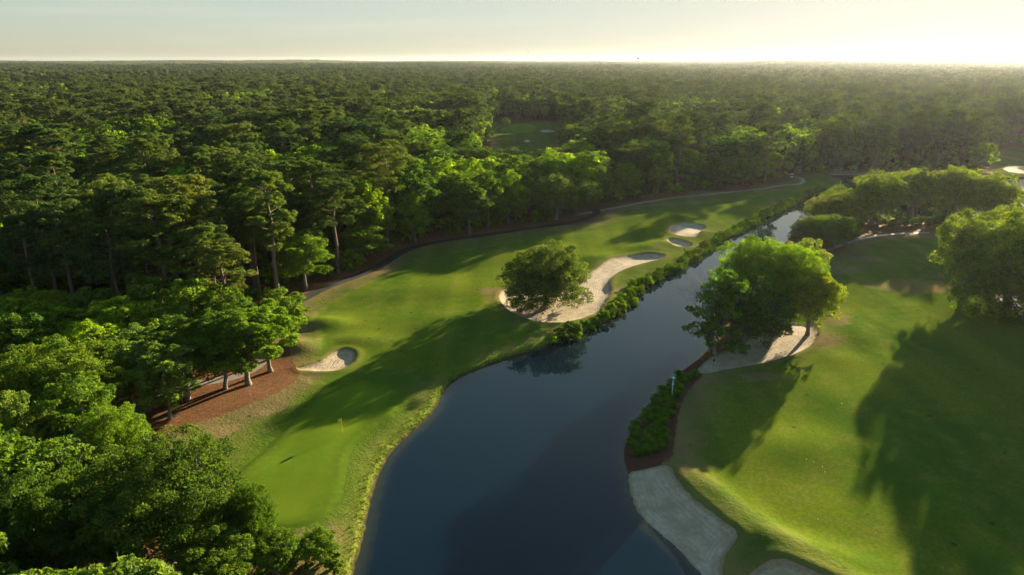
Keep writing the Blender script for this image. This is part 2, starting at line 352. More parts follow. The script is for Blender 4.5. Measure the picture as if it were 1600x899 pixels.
def mat_turf():
    t = NT('turf_grass')
    fw, tf, wd, bk, gr = (t.attr('sd_'+n) for n in ('fair', 'turf', 'water', 'bunk', 'green'))
    n1 = t.noise(.045, 4, .6); n2 = t.noise(.35, 5, .6); n3 = t.noise(2.3, 4, .65); n4 = t.noise(5.5, 4, .75)
    fwj = t.math('ADD', fw, t.math('MULTIPLY', t.math('SUBTRACT', n2, .5), 1.6))
    fair = t.mix(t.rng(n1, .35, .65), (.066, .125, .012), (.128, .165, .014))
    fair = t.mix(t.rng(n2, .42, .68, 0, .7), fair, (.155, .165, .028))
    fair = t.mix(t.rng(n3, .35, .7, 0, .45), (.045, .100, .012), fair) if False else t.mix(t.rng(n3, .62, .40, 0, .5), fair, (.050, .105, .012))
    rough_ = t.mix(t.rng(n2, .3, .7), (.070, .120, .016), (.120, .140, .030))
    rough_ = t.mix(t.rng(n3, .45, .7, 0, .45), rough_, (.165, .145, .055))
    c = t.mix(t.rng(fwj, -.8, .8), fair, rough_)
    # worn straw-coloured turf close to the tree line and round the sand
    edge = t.math('ADD', tf, t.math('MULTIPLY', t.math('SUBTRACT', n2, .5), 9))
    c = t.mix(t.rng(edge, -7, -.5, 0, .8), c, t.mix(n3, (.150, .125, .050), (.215, .150, .085)))
    c = t.mix(t.rng(gr, .2, 4.5, .85, 0), c, t.mix(n3, (.060, .112, .012), (.088, .142, .013)))
    bj = t.math('ADD', bk, t.math('MULTIPLY', t.math('SUBTRACT', n3, .5), 1.5))
    c = t.mix(t.rng(bj, .1, 2.2, .6, 0), c, (.165, .160, .050))
    dj = t.math('ADD', t.attr('dry'), t.math('MULTIPLY', t.math('SUBTRACT', t.math('ADD', n2, n3), 1.0), .9))
    c = t.mix(t.rng(dj, .30, .85, 0, .85), c, t.mix(n3, (.150, .115, .048), (.235, .180, .095)))
    # lush strip along the bank, dark wet soil at the waterline
    wj = t.math('ADD', wd, t.math('MULTIPLY', t.math('SUBTRACT', n3, .5), 1.5))
    c = t.mix(t.rng(wj, 1.0, 3.5, .7, 0), c, t.mix(n3, (.085, .150, .014), (.165, .19, .025)))
    c = t.mix(t.rng(wj, .15, .6, .9, 0), c, (.05, .04, .022))
    n5 = t.noise(26, 2, .7); n6 = t.noise(.9, 4, .7)
    c = t.mix(t.rng(n6, .56, .72, 0, .5), c, t.mix(n3, (.045, .085, .014), (.16, .15, .05)))
    spk = t.n('ShaderNodeTexVoronoi'); spk.inputs['Scale'].default_value = .22; t.put(spk.inputs['Vector'], t.pos())
    c = t.mix(t.rng(spk.outputs['Distance'], .10, .05, 0, .7), c, (.035, .040, .015))
    fine = t.mix(.5, t.ramp(n4, [(.3, (.5, .52, .5)), (.7, (1.45, 1.42, 1.4))]), t.ramp(n5, [(.3, (.6, .6, .6)), (.7, (1.4, 1.4, 1.4))]))
    c = t.mix(.8, c, fine, 'MULTIPLY')
    # mowing lanes, two crossed tints on the mown turf
    mow = t.ramp(t.noise(.18, 1, .3, stretch=(1, .04, 1, R(-32))), [(.42, (.84, .88, .84)), (.58, (1.14, 1.09, 1.05))])
    c = t.mix(.8, c, mow, 'MULTIPLY')
    hs = t.math('ADD', t.math('MULTIPLY', n4, .35), t.math('ADD', n3, t.math('MULTIPLY', n2, 1.6)))
    amp = t.rng(fwj, -.8, 1.2, .25, 1)
    nb = t.n('ShaderNodeBump'); t.put(nb.inputs['Height'], t.math('MULTIPLY', hs, amp)); nb.inputs['Distance'].default_value = .12
    return t.fin(t.bsdf(c, .9, 0, nb.outputs[0]))
def mat_green():
    t = NT('putting_green')
    n1 = t.noise(.12, 3, .5); n3 = t.noise(6, 3, .6)
    c = t.mix(t.rng(n1, .35, .65), (.095, .165, .012), (.135, .195, .015))
    gr = t.attr('sd_green')
    c = t.mix(t.rng(gr, -3.2, -.2), c, (.074, .126, .012))
    c = t.mix(t.rng(t.noise(1.1, 4, .6), .45, .7, 0, .4), c, (.16, .185, .02))
    c = t.mix(.6, c, t.ramp(n3, [(.3, (.88, .88, .88)), (.7, (1.1, 1.1, 1.1))]), 'MULTIPLY')
    c = t.mix(.7, c, t.ramp(t.noise(.3, 1, .3, stretch=(1, .05, 1, R(-20))), [(.44, (.93, .95, .9)), (.56, (1.06, 1.04, 1.0))]), 'MULTIPLY')
    return t.fin(t.bsdf(c, .9, 0, t.bump(n3, .02)))
def mat_sand():
    t = NT('bunker_sand')
    n1 = t.noise(.5, 4, .6); n2 = t.noise(3, 5, .7); n3 = t.noise(2.2, 2, .5, stretch=(1, .12, 1, R(35)), dist=.6)
    sd = t.attr('sd_bunk')
    c = t.mix(t.rng(n1, .3, .7), (.38, .30, .20), (.50, .42, .31))
    c = t.mix(t.rng(n2, .5, .8, 0, .5), c, (.30, .23, .15))
    sj = t.math('ADD', sd, t.math('MULTIPLY', t.math('SUBTRACT', n2, .5), 1.2))
    c = t.mix(t.rng(sj, -.7, -.05, 0, .75), c, (.23, .17, .095))
    ring = t.math('SINE', t.math('ADD', t.math('MULTIPLY', sd, 11.0), t.math('ADD', t.math('MULTIPLY', n2, 8.0), t.math('MULTIPLY', n1, 14.0))))
    c = t.mix(t.rng(ring, -.2, 1.0, 0, .15), c, (.27, .22, .16))
    h = t.math('ADD', t.math('ADD', t.math('MULTIPLY', n3, .6), n2), t.math('MULTIPLY', ring, .14))
    return t.fin(t.bsdf(c, .95, .1, t.bump(h, .14)))
def mat_floor():
    t = NT('pine_straw')
    n1 = t.noise(.12, 4, .6); n2 = t.noise(1.6, 5, .7); n3 = t.noise(8, 3, .7)
    c = t.mix(t.rng(n1, .3, .7), (.140, .058, .022), (.190, .094, .040))
    c = t.mix(t.rng(n2, .5, .75, 0, .7), c, (.26, .16, .09))
    c = t.mix(t.rng(t.noise(.6, 4, .6), .58, .72, 0, .6), c, (.05, .06, .02))
    c = t.mix(.8, c, t.ramp(n3, [(.3, (.5, .52, .5)), (.7, (1.45, 1.42, 1.4))]), 'MULTIPLY')
    return t.fin(t.bsdf(c, .95, .1, t.bump(t.math('ADD', n2, n3), .15)))
def mat_bed():
    t = NT('bark_mulch')
    n2 = t.noise(2.5, 5, .7); n3 = t.noise(11, 3, .7)
    c = t.mix(n2, (.085, .036, .022), (.15, .065, .04))
    c = t.mix(t.rng(n3, .66, .74, 0, .8), c, (.33, .24, .17))
    return t.fin(t.bsdf(c, .95, .1, t.bump(t.math('ADD', n2, n3), .15)))
def mat_water():
    t = NT('lake_water')
    n1 = t.noise(.9, 3, .5, stretch=(1, 1.6, 1, .3)); n2 = t.noise(.035, 2, .5); n3 = t.noise(4.5, 2, .5)
    h = t.math('ADD', t.math('MULTIPLY', n1, 1.0), t.math('MULTIPLY', n3, .25))
    amp = t.rng(n2, .35, .65, .5, 1)
    wd = t.attr('sd_water')
    c = t.mix(t.rng(wd, -2.5, -.1), (.002, .010, .020), (.030, .035, .022))
    x = t.bsdf(c, .015, .5, t.bump(t.math('MULTIPLY', h, amp), .004, 1.0)); x.inputs['IOR'].default_value = 1.37
    return t.fin(x)
def mat_bark(name, a, b):
    t = NT(name); n = t.noise(2.5, 5, .65, vec=t.obj(), stretch=(3, 3, .6))
    return t.fin(t.bsdf(t.mix(n, a, b), .9, .15, t.bump(n, .05)))
def mat_leaf(name, base, tip, trans=.40, stuff=False, ramp=None, clump=.55):
    """base colour comes from the object's own colour (each tree its tint), broken up by clump and by leaf"""
    t = NT(name)
    geo = t.n('ShaderNodeNewGeometry'); oi = t.n('ShaderNodeObjectInfo')
    isl = geo.outputs['Random Per Island']
    n = t.noise(clump, 3, .6, vec=t.obj())
    c = t.mix(t.rng(n, .3, .7), base, tip)
    c = t.mix(1, c, t.ramp(isl, [(0, (.68, .72, .70)), (.6, (1, 1, 1)), (1, (1.35, 1.28, 1.1))]), 'MULTIPLY')
    if stuff: c = t.mix(1, c, t.ramp(oi.outputs['Random'], ramp), 'MULTIPLY')
    else: c = t.mix(1, c, oi.outputs['Color'], 'MULTIPLY')
    d = t.n('ShaderNodeBsdfDiffuse'); t.put(d.inputs['Color'], c)
    tr = t.n('ShaderNodeBsdfTranslucent'); t.put(tr.inputs['Color'], t.mix(1, c, (1.22, 1.34, .60), 'MULTIPLY'))
    gl = t.n('ShaderNodeBsdfGlossy'); gl.inputs['Roughness'].default_value = .55; gl.inputs['Color'].default_value = (.9, .95, .85, 1)
    m1 = t.n('ShaderNodeMixShader'); m1.inputs[0].default_value = trans; t.put(m1.inputs[1], d.outputs[0]); t.put(m1.inputs[2], tr.outputs[0])
    m2 = t.n('ShaderNodeMixShader'); m2.inputs[0].default_value = .008; t.put(m2.inputs[1], m1.outputs[0]); t.put(m2.inputs[2], gl.outputs[0])
    return t.fin(m2)
M_TURF, M_GREEN, M_SAND, M_FLOOR, M_BED, M_WATER = mat_turf(), mat_green(), mat_sand(), mat_floor(), mat_bed(), mat_water()
M_ASPH = plain('asphalt', (.014, .014, .016), .85, .3, .3, 1.5)
M_CONC = plain('path_concrete', (.25, .225, .19), .85, .3, .2, 1.0)
M_PBARK = mat_bark('pine_bark', (.11, .075, .055), (.24, .18, .14))
M_OBARK = mat_bark('oak_bark', (.12, .10, .085), (.26, .23, .20))
M_BROAD = mat_leaf('broadleaf_foliage', (.046, .096, .014), (.145, .205, .022), .44)
M_OAK = mat_leaf('live_oak_foliage', (.050, .084, .022), (.140, .172, .036), .45)
M_PINE = mat_leaf('pine_needles', (.038, .074, .022), (.120, .155, .036), .38)
RAMP = [(0, (.7, .8, .9)), (.35, (.95, 1, .95)), (.58, (1.2, 1.15, 1)), (.66, (1.7, 1.7, .95)), (1, (2.2, 2.1, 1.0))]
M_FPINE = mat_leaf('far_pine_foliage', (.038, .068, .024), (.118, .148, .042), .38, True, [(0, (.65, .72, .85)), (.5, (.95, .95, .95)), (1, (1.45, 1.3, 1.1))], .35)
M_FBROAD = mat_leaf('far_broadleaf_foliage', (.055, .105, .016), (.160, .215, .026), .48, True, RAMP, .35)
# ------------------------------------------------------------------ terrain: a sheet cut exactly along every outline
def split(XY, A, T, col):
    ph = A[:, col]; s = ph[T] < 0; k = s.sum(1)
    full_in, full_out = T[k == 3], T[k == 0]
    mixT = T[(k == 1) | (k == 2)]; ms = s[(k == 1) | (k == 2)]; mk_ = ms.sum(1)
    if not len(mixT): return XY, A, full_in, full_out
    odd = np.where(mk_ == 1, ms.argmax(1), (~ms).argmax(1))
    r = np.arange(len(mixT)); a = mixT[r, odd]; b = mixT[r, (odd+1) % 3]; c = mixT[r, (odd+2) % 3]
    E = np.sort(np.vstack([np.stack([a, b], 1), np.stack([a, c], 1)]), 1).astype(np.int64)
    key = E[:, 0]*(len(XY)+1)+E[:, 1]; u, idx, inv = np.unique(key, return_index=True, return_inverse=True)
    Eu = E[idx]; p0, p1 = ph[Eu[:, 0]], ph[Eu[:, 1]]; t = (p0/(p0-p1))[:, None]
    nx = XY[Eu[:, 0]]*(1-t)+XY[Eu[:, 1]]*t; na = A[Eu[:, 0]]*(1-t)+A[Eu[:, 1]]*t; na[:, col] = 0
    base = len(XY); XY = np.vstack([XY, nx]); A = np.vstack([A, na])
    inv = inv.ravel(); p = base+inv[:len(a)]; q = base+inv[len(a):]
    t1 = np.stack([a, p, q], 1); t2 = np.vstack([np.stack([p, b, c], 1), np.stack([p, c, q], 1)])
    oin = mk_ == 1; o2 = np.concatenate([oin, oin])
    return XY, A, np.vstack([full_in, t1[oin], t2[~o2]]), np.vstack([full_out, t1[~oin], t2[o2]])
ys = [34.0]
while ys[-1] < 720: ys.append(ys[-1]*1.0052+.02)
ys = np.array(ys); us = np.linspace(-1.0, 1.12, 420)
YY, UU = np.meshgrid(ys, us, indexing='ij'); XX = YY*UU
XY = np.stack([XX.ravel(), YY.ravel()], 1); nu = len(us); ny = len(ys)
ii = (np.arange(ny-1)[:, None]*nu+np.arange(nu-1)[None]).ravel()
T0 = np.vstack([np.stack([ii, ii+1, ii+nu+1], 1), np.stack([ii, ii+nu+1, ii+nu], 1)])
FA = fields(XY[:, 0], XY[:, 1])
def emit(name, T, mat, kind='structure', label=None, zf=None, dz=0):
    if not len(T): return None
    u, inv = np.unique(T, return_inverse=True); x, y = XY[u, 0], XY[u, 1]; Aq = FA[u]
    z = height(x, y, Aq) if zf is None else zf(x, y, Aq)
    bk = Aq[:, 7:].min(1)
    o = mk(name, np.stack([x, y, z+dz], 1), inv.reshape(-1, 3), mat, smooth=True,
           attrs=dict(sd_water=Aq[:, 0], sd_turf=Aq[:, 1], sd_fair=Aq[:, 2], sd_green=Aq[:, 3], sd_bunk=bk, dry=dryness(x, y)))
    return tag(o, label, None, None, kind)
# water surface reaches a hand's breadth under the bank
FB = FA.copy(); XYs = XY
A2 = FA.copy(); A2[:, 0] -= .35
XYw, Aw, Tw, _ = split(XY, A2, T0, 0)
u_, inv_ = np.unique(Tw, return_inverse=True)
o = mk('water', np.column_stack([XYw[u_], np.zeros(len(u_))]), inv_.reshape(-1, 3), M_WATER, smooth=True, attrs=dict(sd_water=Aw[u_, 0]))
tag(o, None, None, None, 'structure')
rest = T0
def peel(col, name, mat, label=None):
    global XY, FA, rest
    XY, FA, tin, rest = split(XY, FA, rest, col)
    return emit(name, tin, mat, 'structure', label)
peel(CI['water'], 'lake_bed', M_BED)
for i in range(len(BUNK)): peel(CI['b%d' % i], 'sand_bunker', M_SAND)
peel(CI['green'], 'putting_green', M_GREEN)
peel(CI['path'], 'cart_path', M_ASPH)
peel(CI['conc'], 'footpath', M_CONC)
peel(CI['bed'], 'planting_bed', M_BED)
peel(CI['turf'], 'turf', M_TURF)
emit('forest_floor', rest, M_FLOOR)
# ground beyond the detailed sheet, out to the horizon
B0 = list(range(0, nu)); B1 = [k*nu+nu-1 for k in range(1, ny)]; B2 = [(ny-1)*nu+k for k in range(nu-2, -1, -1)]; B3 = [k*nu for k in range(ny-2, 0, -1)]
loop = np.array(B0+B1+B2+B3); P = np.stack([XYs[loop, 0], XYs[loop, 1]], 1); Zl = height(P[:, 0], P[:, 1], FB[loop])
c0 = np.array([0, 300.]); d = P-c0; ang = np.arctan2(d[:, 1], d[:, 0])
RAD = 12000
far = np.stack([np.cos(ang)*RAD, np.sin(ang)*RAD], 1)+c0; midp = P+(far-P)*.03
n_ = len(P); V = np.vstack([np.column_stack([P, Zl]), np.column_stack([midp, np.full(n_, .6)]), np.column_stack([far, np.full(n_, .6)])])
i = np.arange(n_); j = (i+1) % n_
Fq = np.vstack([np.stack([j, i, i+n_, j+n_], 1), np.stack([j+n_, i+n_, i+2*n_, j+2*n_], 1)])
tag(mk('ground', V, Fq, M_FLOOR), None, None, None, 'structure')
# ------------------------------------------------------------------ trees
def unit(r, n):
    v = r.normal(size=(n, 3)); return v/np.linalg.norm(v, axis=1)[:, None]
def cards(r, C, Rr, n, size, thin=.55, upw=.55, ndir=.6):
    """n leaves spread over the skins of ellipsoids C/Rr; each leaf one small kite"""
    w_ = (Rr[:, 0]*Rr[:, 1]+Rr[:, 0]*Rr[:, 2]); w_ = w_/w_.sum(); k = r.choice(len(C), n, p=w_)
    d = unit(r, n); flip = (d[:, 2] < 0) & (r.rand(n) < upw); d[flip, 2] *= -1
    p = C[k]+d*Rr[k]*(r.rand(n, 1)**.5*.45+.6)
    nn = d*ndir+unit(r, n)*.8; nn /= np.linalg.norm(nn, axis=1)[:, None]
    t = np.cross(nn, unit(r, n)); t /= np.linalg.norm(t, axis=1)[:, None]+1e-9; b = np.cross(nn, t)
    s = size*r.uniform(.6, 1.25, (n, 1))
    V = np.stack([p-t*s, p+b*s*thin, p+t*s, p-b*s*thin], 1).reshape(-1, 3)
    return V, np.arange(4*n).reshape(n, 4)
def curve(a, b, sag, r, k=5, wig=.25):
    t = np.linspace(0, 1, k)[:, None]; P = np.array(a)*(1-t)+np.array(b)*t
    P[:, 2] += (np.sin(t[:, 0]*np.pi)*sag); P[1:-1] += r.normal(size=(k-2, 3))*wig; return P
def broad_shape(r, H, W, bottom=.30, nl=26, dome=1.0):
    """lobes of a broad crown: unit metres, base at origin"""
    lob = []; c = np.array([0, 0, H*(bottom+(1-bottom)*.38)]); rz = H*(1-bottom)*.62; rx = W/2
    g_ = np.pi*(3-5**.5)
    for i in range(nl):
        zz = 1-1.75*(i+.5)/nl; rr = math.sqrt(max(0, 1-zz*zz)); a = i*g_+r.uniform(-.35, .35)
        lr = W*r.uniform(.10, .205)
        q = r.uniform(.70, 1.13)
        lob.append([c[0]+math.cos(a)*rr*(rx-lr)*q, c[1]+math.sin(a)*rr*(rx-lr)*q, c[2]+zz*(rz-lr*.75)*q*dome, lr, lr, lr*r.uniform(.62, .85)])
    for i in range(nl//4):
        a = r.uniform(0, 6.28); q = r.uniform(0, .5)*rx
        lob.append([math.cos(a)*q, math.sin(a)*q, c[2]+rz*r.uniform(-.2, .45), W*.17, W*.17, W*.13])
    return np.array(lob)
def sub(r, lob, per, fr=.33):
    C = []; Rr = []
    for l in lob:
        d = unit(r, per); d[:, 2] = np.where(r.rand(per) < .7, np.abs(d[:, 2]), d[:, 2])
        C.append(l[:3]+d*l[3:]*r.uniform(.72, 1.05, (per, 1))); q = l[3]*fr*r.uniform(.7, 1.25, (per, 1)); Rr.append(q*np.array([1, 1, .72]))
    return np.vstack(C), np.vstack(Rr)
def trunk_mesh(r, H, lob, fork=.28, tr=.35, nb=9, stems=1, lean=.6):
    m = MB()
    order = r.permutation(len(lob))[:nb]
    for s_ in range(stems):
        a = r.uniform(0, 6.28); off = np.array([math.cos(a), math.sin(a), 0])*(.35*(stems > 1))
        top = np.array([off[0]*2.5+r.normal()*lean, off[1]*2.5+r.normal()*lean, H*fork*r.uniform(.8, 1.15)])
        P = curve(off+[0, 0, -.4], top, 0, r, 5, .10); P[0, 2] = -.4
        rad = np.array([1.55, 1.05, .95, .88, .8])*tr/(stems**.4); m.tube(P, rad, 8)
        for k in order[s_::stems]:
            e = lob[k, :3].copy(); Q = curve(top-[0, 0, .15], e, -.04*H, r, 5, .3); m.tube(Q, np.array([.62, .45, .33, .2, .07])*tr, 5)
            for _ in range(2):
                b = Q[3]; e2 = e+r.normal(size=3)*lob[k, 3]*.7; m.tube(curve(b, e2, .1, r, 3, .1), np.array([.2, .12, .03])*tr, 4)
    return m.arr()
def make_broad(name, seed, H=15, W=12, leaves=12000, size=.26, bottom=.3, nl=26, per=9, stems=1, tr=.35, fr=.33, fork=.28, moss=0, nb=10):
    r = np.random.RandomState(seed); lob = broad_shape(r, H, W, bottom, nl)
    C, Rr = sub(r, lob, per, fr)
    V, F = cards(r, C, Rr, int(leaves*.8), size); V2, F2 = cards(r, lob[:, :3], lob[:, 3:]*.85, int(leaves*.2), size*1.25, upw=.2)
    Vs = [V, V2]; Fs = [F, F2+len(V)]; n = len(V)+len(V2)
    return dict(crown=(np.vstack(Vs), np.vstack(Fs)), trunk=trunk_mesh(r, H, lob, fork, tr, nb, stems), H=H, W=W)
def make_pine(name, seed, H=25, W=9, leaves=9000, size=.34, bottom=.52, tiers=9, tr=.30):
    r = np.random.RandomState(seed); lob = []; m = MB()
    P = np.array([[0, 0, -.4], [r.normal()*.15, r.normal()*.15, H*.3], [r.normal()*.3, r.normal()*.3, H*.6], [r.normal()*.4, r.normal()*.4, H*.85], [0, 0, H*.97]])
    m.tube(P, np.array([1.35, .95, .75, .4, .1])*tr, 8)
    for i in range(tiers):
        f = i/(tiers-1); z = H*(bottom+(1-bottom)*.93*f); rad = W/2*(.50+.50*math.sin((f*.72+.16)*math.pi))
        nb = r.randint(3, 6)
        a0 = r.uniform(0, 6.28)
        for k in range(nb):
            a = a0+k*6.28/nb+r.uniform(-.5, .5); q = rad*r.uniform(.45, 1.0); lr = r.uniform(1.0, 1.75)*W/9
            e = np.array([math.cos(a)*q, math.sin(a)*q, z+r.uniform(-.5, .9)])
            lob.append([*e, lr, lr, lr*r.uniform(.40, .6)])
            m.tube(curve([0, 0, z-.8], e, -.15, r, 4, .12), np.array([.28, .2, .12, .03])*tr, 4)
    lob.append([0, 0, H-.6, W*.15, W*.15, W*.11]); lob.append([.9, .5, H*.945, W*.22, W*.22, W*.12]); lob.append([-1.0, -.4, H*.93, W*.22, W*.22, W*.12])
    lob = np.array(lob); C, Rr = sub(r, lob, 6, .42)
    V, F = cards(r, C, Rr, leaves, size, .26, .7, .35)
    return dict(crown=(V, F), trunk=m.arr(), H=H, W=W)
def data(name, VF, mat, smooth=False):
    o = mk(name, VF[0], VF[1], mat, smooth=smooth); me = o.data; bpy.data.objects.remove(o); return me
LIB = {}
def lib(key, spec, leafmat, barkmat):
    LIB[key] = dict(H=spec['H'], W=spec['W'], crown=data('crown', spec['crown'], leafmat), trunk=data('trunk', spec['trunk'], barkmat, True))
for i in range(5): lib('pine%d' % i, make_pine('', 100+i, H=[25, 24, 26, 23, 25][i], W=[9, 8, 10, 9.5, 7.5][i], leaves=15000, size=.30, bottom=[.54, .6, .5, .56, .48][i], tiers=[8, 7, 9, 8, 9][i]), M_PINE, M_PBARK)
for i in range(5): lib('broad%d' % i, make_broad('', 200+i, H=16, W=[12, 11, 13, 10, 12][i], leaves=15000, size=.25, bottom=[.22, .3, .25, .2, .34][i], nl=[26, 22, 28, 20, 24][i]), M_BROAD, M_OBARK)
for i in range(4): lib('oak%d' % i, make_broad('', 300+i, H=14, W=[17, 15, 19, 16][i], leaves=26000, size=.22, bottom=[.22, .26, .2, .3][i], nl=[34, 30, 38, 30][i], per=10, stems=[1, 2, 2, 1][i], tr=.5, fr=.27, nb=14), M_OAK, M_OBARK)
lib('lone', make_broad('', 350, H=14, W=18, leaves=60000, size=.17, bottom=.04, nl=44, per=14, stems=1, tr=.55, fr=.24, nb=16), M_OAK, M_OBARK)
lib('airy', make_broad('', 360, H=17, W=10, leaves=9000, size=.22, bottom=.10, nl=22, per=6, tr=.3, fr=.30, nb=18), M_BROAD, M_OBARK)
for i in range(2): lib('hero%d' % i, make_broad('', 400+i, H=14, W=17, leaves=110000, size=.125, bottom=.18, nl=40, per=16, stems=1, tr=.5, fr=.24), M_BROAD, M_OBARK)
for i in range(3): lib('small%d' % i, make_broad('', 500+i, H=13, W=[9.5, 8.5, 9][i], leaves=30000, size=.14, bottom=[.28, .30, .26][i], nl=[20, 18, 20][i], per=12, stems=[1, 1, 2][i], tr=.27, fr=.30, fork=.34), M_BROAD, M_OBARK)
COUNT = {}
WORD1 = 'zero one two three four five six seven eight nine ten eleven twelve thirteen fourteen fifteen sixteen seventeen eighteen nineteen'.split()
TENS = '- - twenty thirty forty fifty sixty seventy eighty ninety'.split()
def word(n):
    n = int(max(0, min(99, n))); return WORD1[n] if n < 20 else TENS[n//10]+('-'+WORD1[n % 10] if n % 10 else '')
def tree(key, name, x, y, H=None, W=None, rz=0, tint=(1, 1, 1), label='', group=None, cat='tree', z=None):
    s = LIB[key]; H = H or s['H']; W = W or s['W']*H/s['H']
    if z is None: z = float(ground_z(x, y)[0])
    e = empty(name, (float(x), float(y), z), rz, (W/s['W'], W/s['W'], H/s['H']))
    for part in ('trunk', 'crown'):
        o = bpy.data.objects.new(part, s[part]); COL.objects.link(o); o.parent = e; o.color = (*tint, 1) if part == 'crown' else (1, 1, 1, 1)
    return tag(e, label, cat, group)
LSEEN = {}
def uniq(l, alt=('rear one', 'rearmost one', 'hindmost of them')):
    n = LSEEN.get(l, 0); LSEEN[l] = n+1
    return l if not n else l+', '+alt[min(n, 3)-1]
PLACED = []      # x, y, radius of hand-placed trees
def at_top(px, py, H):
    x, y = g(px, py, 1+H); return float(x), float(y)
def hero(key, name, px, py, H, wpx, tint, label, group=None, rz=None, base=None, cat='tree'):
    if base: x, y = gb(*base); x, y = float(x), float(y)
    else: x, y = at_top(px, py, H*.97)
    zz = y*cp+(CAMH-H*.6)*sp; W = wpx*zz/FPX
    rz = (px*7.13+py*1.7) % 6.28 if rz is None else rz
    PLACED.append((x, y, W*.42))
    return tree(key, name, x, y, H, W, rz, tint, label, group, cat)
BR = (1.45, 1.45, 1.0); YB = (1.9, 1.75, 1.0); DK = (.75, .8, .85); GY = (1.9, 1.75, 2.6); MID = (1.05, 1.1, 1.0); OC = (1.9, 1.55, 1.0)
# near left corner
hero('hero0', 'broadleaf_tree', 232, 704, 14, 285, (.88, .9, .85), 'big dense green tree filling the bottom left corner beside the putting green')
hero('hero1', 'broadleaf_tree', 380, 754, 10, 92, (.9, 1.0, .8), 'smaller round tree pressed against the big corner tree, next to the putting green')
hero('hero1', 'broadleaf_tree', 70, 538, 15, 235, (1.3, 1.25, .9), 'large bright yellow-green tree at the left edge, above the big corner tree')
hero('hero0', 'broadleaf_tree', 165, 640, 12, 135, (1.5, 1.5, .9), 'bright tree between the corner tree and the shady mulch bank')
hero('small0', 'broadleaf_tree', 5, 610, 15, 100, (2.0, 1.7, 2.2), 'pale grey-green tree cut off by the left edge')
hero('hero1', 'broadleaf_tree', 40, 745, 14, 190, (.75, .85, .85), 'dark shaded tree low on the left edge, left of the big corner tree', rz=2.2)
hero('small1', 'broadleaf_tree', 150, 800, 9, 160, (.7, .8, .8), 'dark low tree under the left side of the big corner tree')
hero('small2', 'broadleaf_tree', 320, 835, 8, 150, (1.1, 1.15, .9), 'low leafy tree at the bottom edge below the putting green')
hero('small1', 'broadleaf_tree', 428, 838, 5, 100, (1.35, 1.4, .9), 'low bright tree at the bottom of the photo, under the green')
hero('small0', 'broadleaf_tree', 495, 828, 4.2, 62, (1.5, 1.55, .9), 'small upright bright green tree on the bank just below the green')
hero('small0', 'broadleaf_tree', 105, 590, 14, 130, (1.2, 1.3, .9), 'green tree behind the large bright tree at the left edge', rz=1.)
hero('small2', 'broadleaf_tree', 195, 520, 12, 130, GY, 'grey mossy tree behind the shady grove of path-side oaks')
hero('small0', 'broadleaf_tree', 245, 540, 12, 110, (1.5, 1.45, 1.9), 'second grey-green mossy tree, right beside the first')
hero('small2', 'broadleaf_tree', 215, 565, 12, 95, (.95, 1.05, .9), 'dark green tree at the left end of the path-side grove', base=(187, 655))
# grove by the concrete path
hero('small2', 'live_oak_tree', 290, 488, 13, 130, (.8, .95, .9), 'dark oak with forked trunk at the left of the path-side grove', base=(292, 622))
hero('small0', 'live_oak_tree', 345, 468, 13.5, 115, (.9, 1.05, .9), 'oak with a straight pale trunk in the middle of the path-side grove', base=(352, 608))
hero('small1', 'live_oak_tree', 393, 455, 14, 130, (1.35, 1.45, .9), 'oak with a leaning trunk in the path-side grove, lit from behind', base=(389, 602), rz=2.1)
hero('small1', 'live_oak_tree', 440, 450, 13, 105, (1.75, 1.75, 1.0), 'bright oak at the grove end nearest the small bunker', base=(424, 581))
hero('small0', 'live_oak_tree', 335, 490, 12, 100, (1.2, 1.3, .9), 'oak with a short trunk behind the concrete path in the grove', base=(381, 572), rz=.5)
hero('small2', 'live_oak_tree', 478, 450, 11, 85, (1.7, 1.6, 1.3), 'pale green oak behind the grove, above the dry mound', base=(455, 545), rz=4.)
# lone oak in the fairway bunker
hero('lone', 'live_oak_tree', 850, 378, 14.3, 158, (1.15, 1.15, 1.0), 'lone spreading live oak standing in the long fairway bunker', base=(850, 477), rz=.6)
# copse on the far bank
hero('airy', 'broadleaf_tree', 1106, 394, 17.5, 104, (1.1, 1.3, .95), 'thin airy tree leaning over the water at the left of the copse', base=(1119, 553))
hero('oak1', 'live_oak_tree', 1178, 420, 14.5, 130, (.9, 1.05, .95), 'dark green tree with a thick pale trunk at the front of the copse', base=(1163, 548))
hero('hero1', 'broadleaf_tree', 1188, 368, 18.5, 140, (1.8, 1.8, .9), 'tall bright green tree forming the top of the copse by the water')
hero('hero0', 'broadleaf_tree', 1240, 384, 17, 120, (2.1, 2.0, .9), 'yellow-green rounded tree on the sunny side of the copse')
hero('oak3', 'live_oak_tree', 1278, 425, 13, 100, (2.5, 2.2, .8), 'golden-green tree at the right end of the copse over the sand', base=(1262, 520))
hero('oak0', 'live_oak_tree', 1262, 375, 12, 80, (2.3, 2.0, 2.4), 'silvery oak behind the copse of bright trees')
hero('small1', 'live_oak_tree', 1205, 450, 11.5, 90, (.9, 1.0, .9), 'small tree with twin dark trunks standing in the bunker sand', base=(1198, 540))
hero('oak0', 'live_oak_tree', 1300, 326, 9.5, 88, (1.3, 1.4, 1.0), 'compact round green tree between the copse and the oak row', base=(1302, 388))
hero('oak1', 'live_oak_tree', 1262, 328, 8, 70, (1.2, 1.3, 1.0), 'small green tree at the water edge beside the compact round tree', base=(1268, 380))
hero('oak3', 'shrub', 1250, 352, 5.2, 60, (2.4, 1.3, 2.4), 'brownish bare-looking bush between the water and the round green tree', base=(1257, 388), cat='bush')
hero('oak2', 'live_oak_tree', 1297, 291, 11.5, 118, OC, 'wide ochre-green oak leaning over the narrow end of the channel', base=(1310, 356))
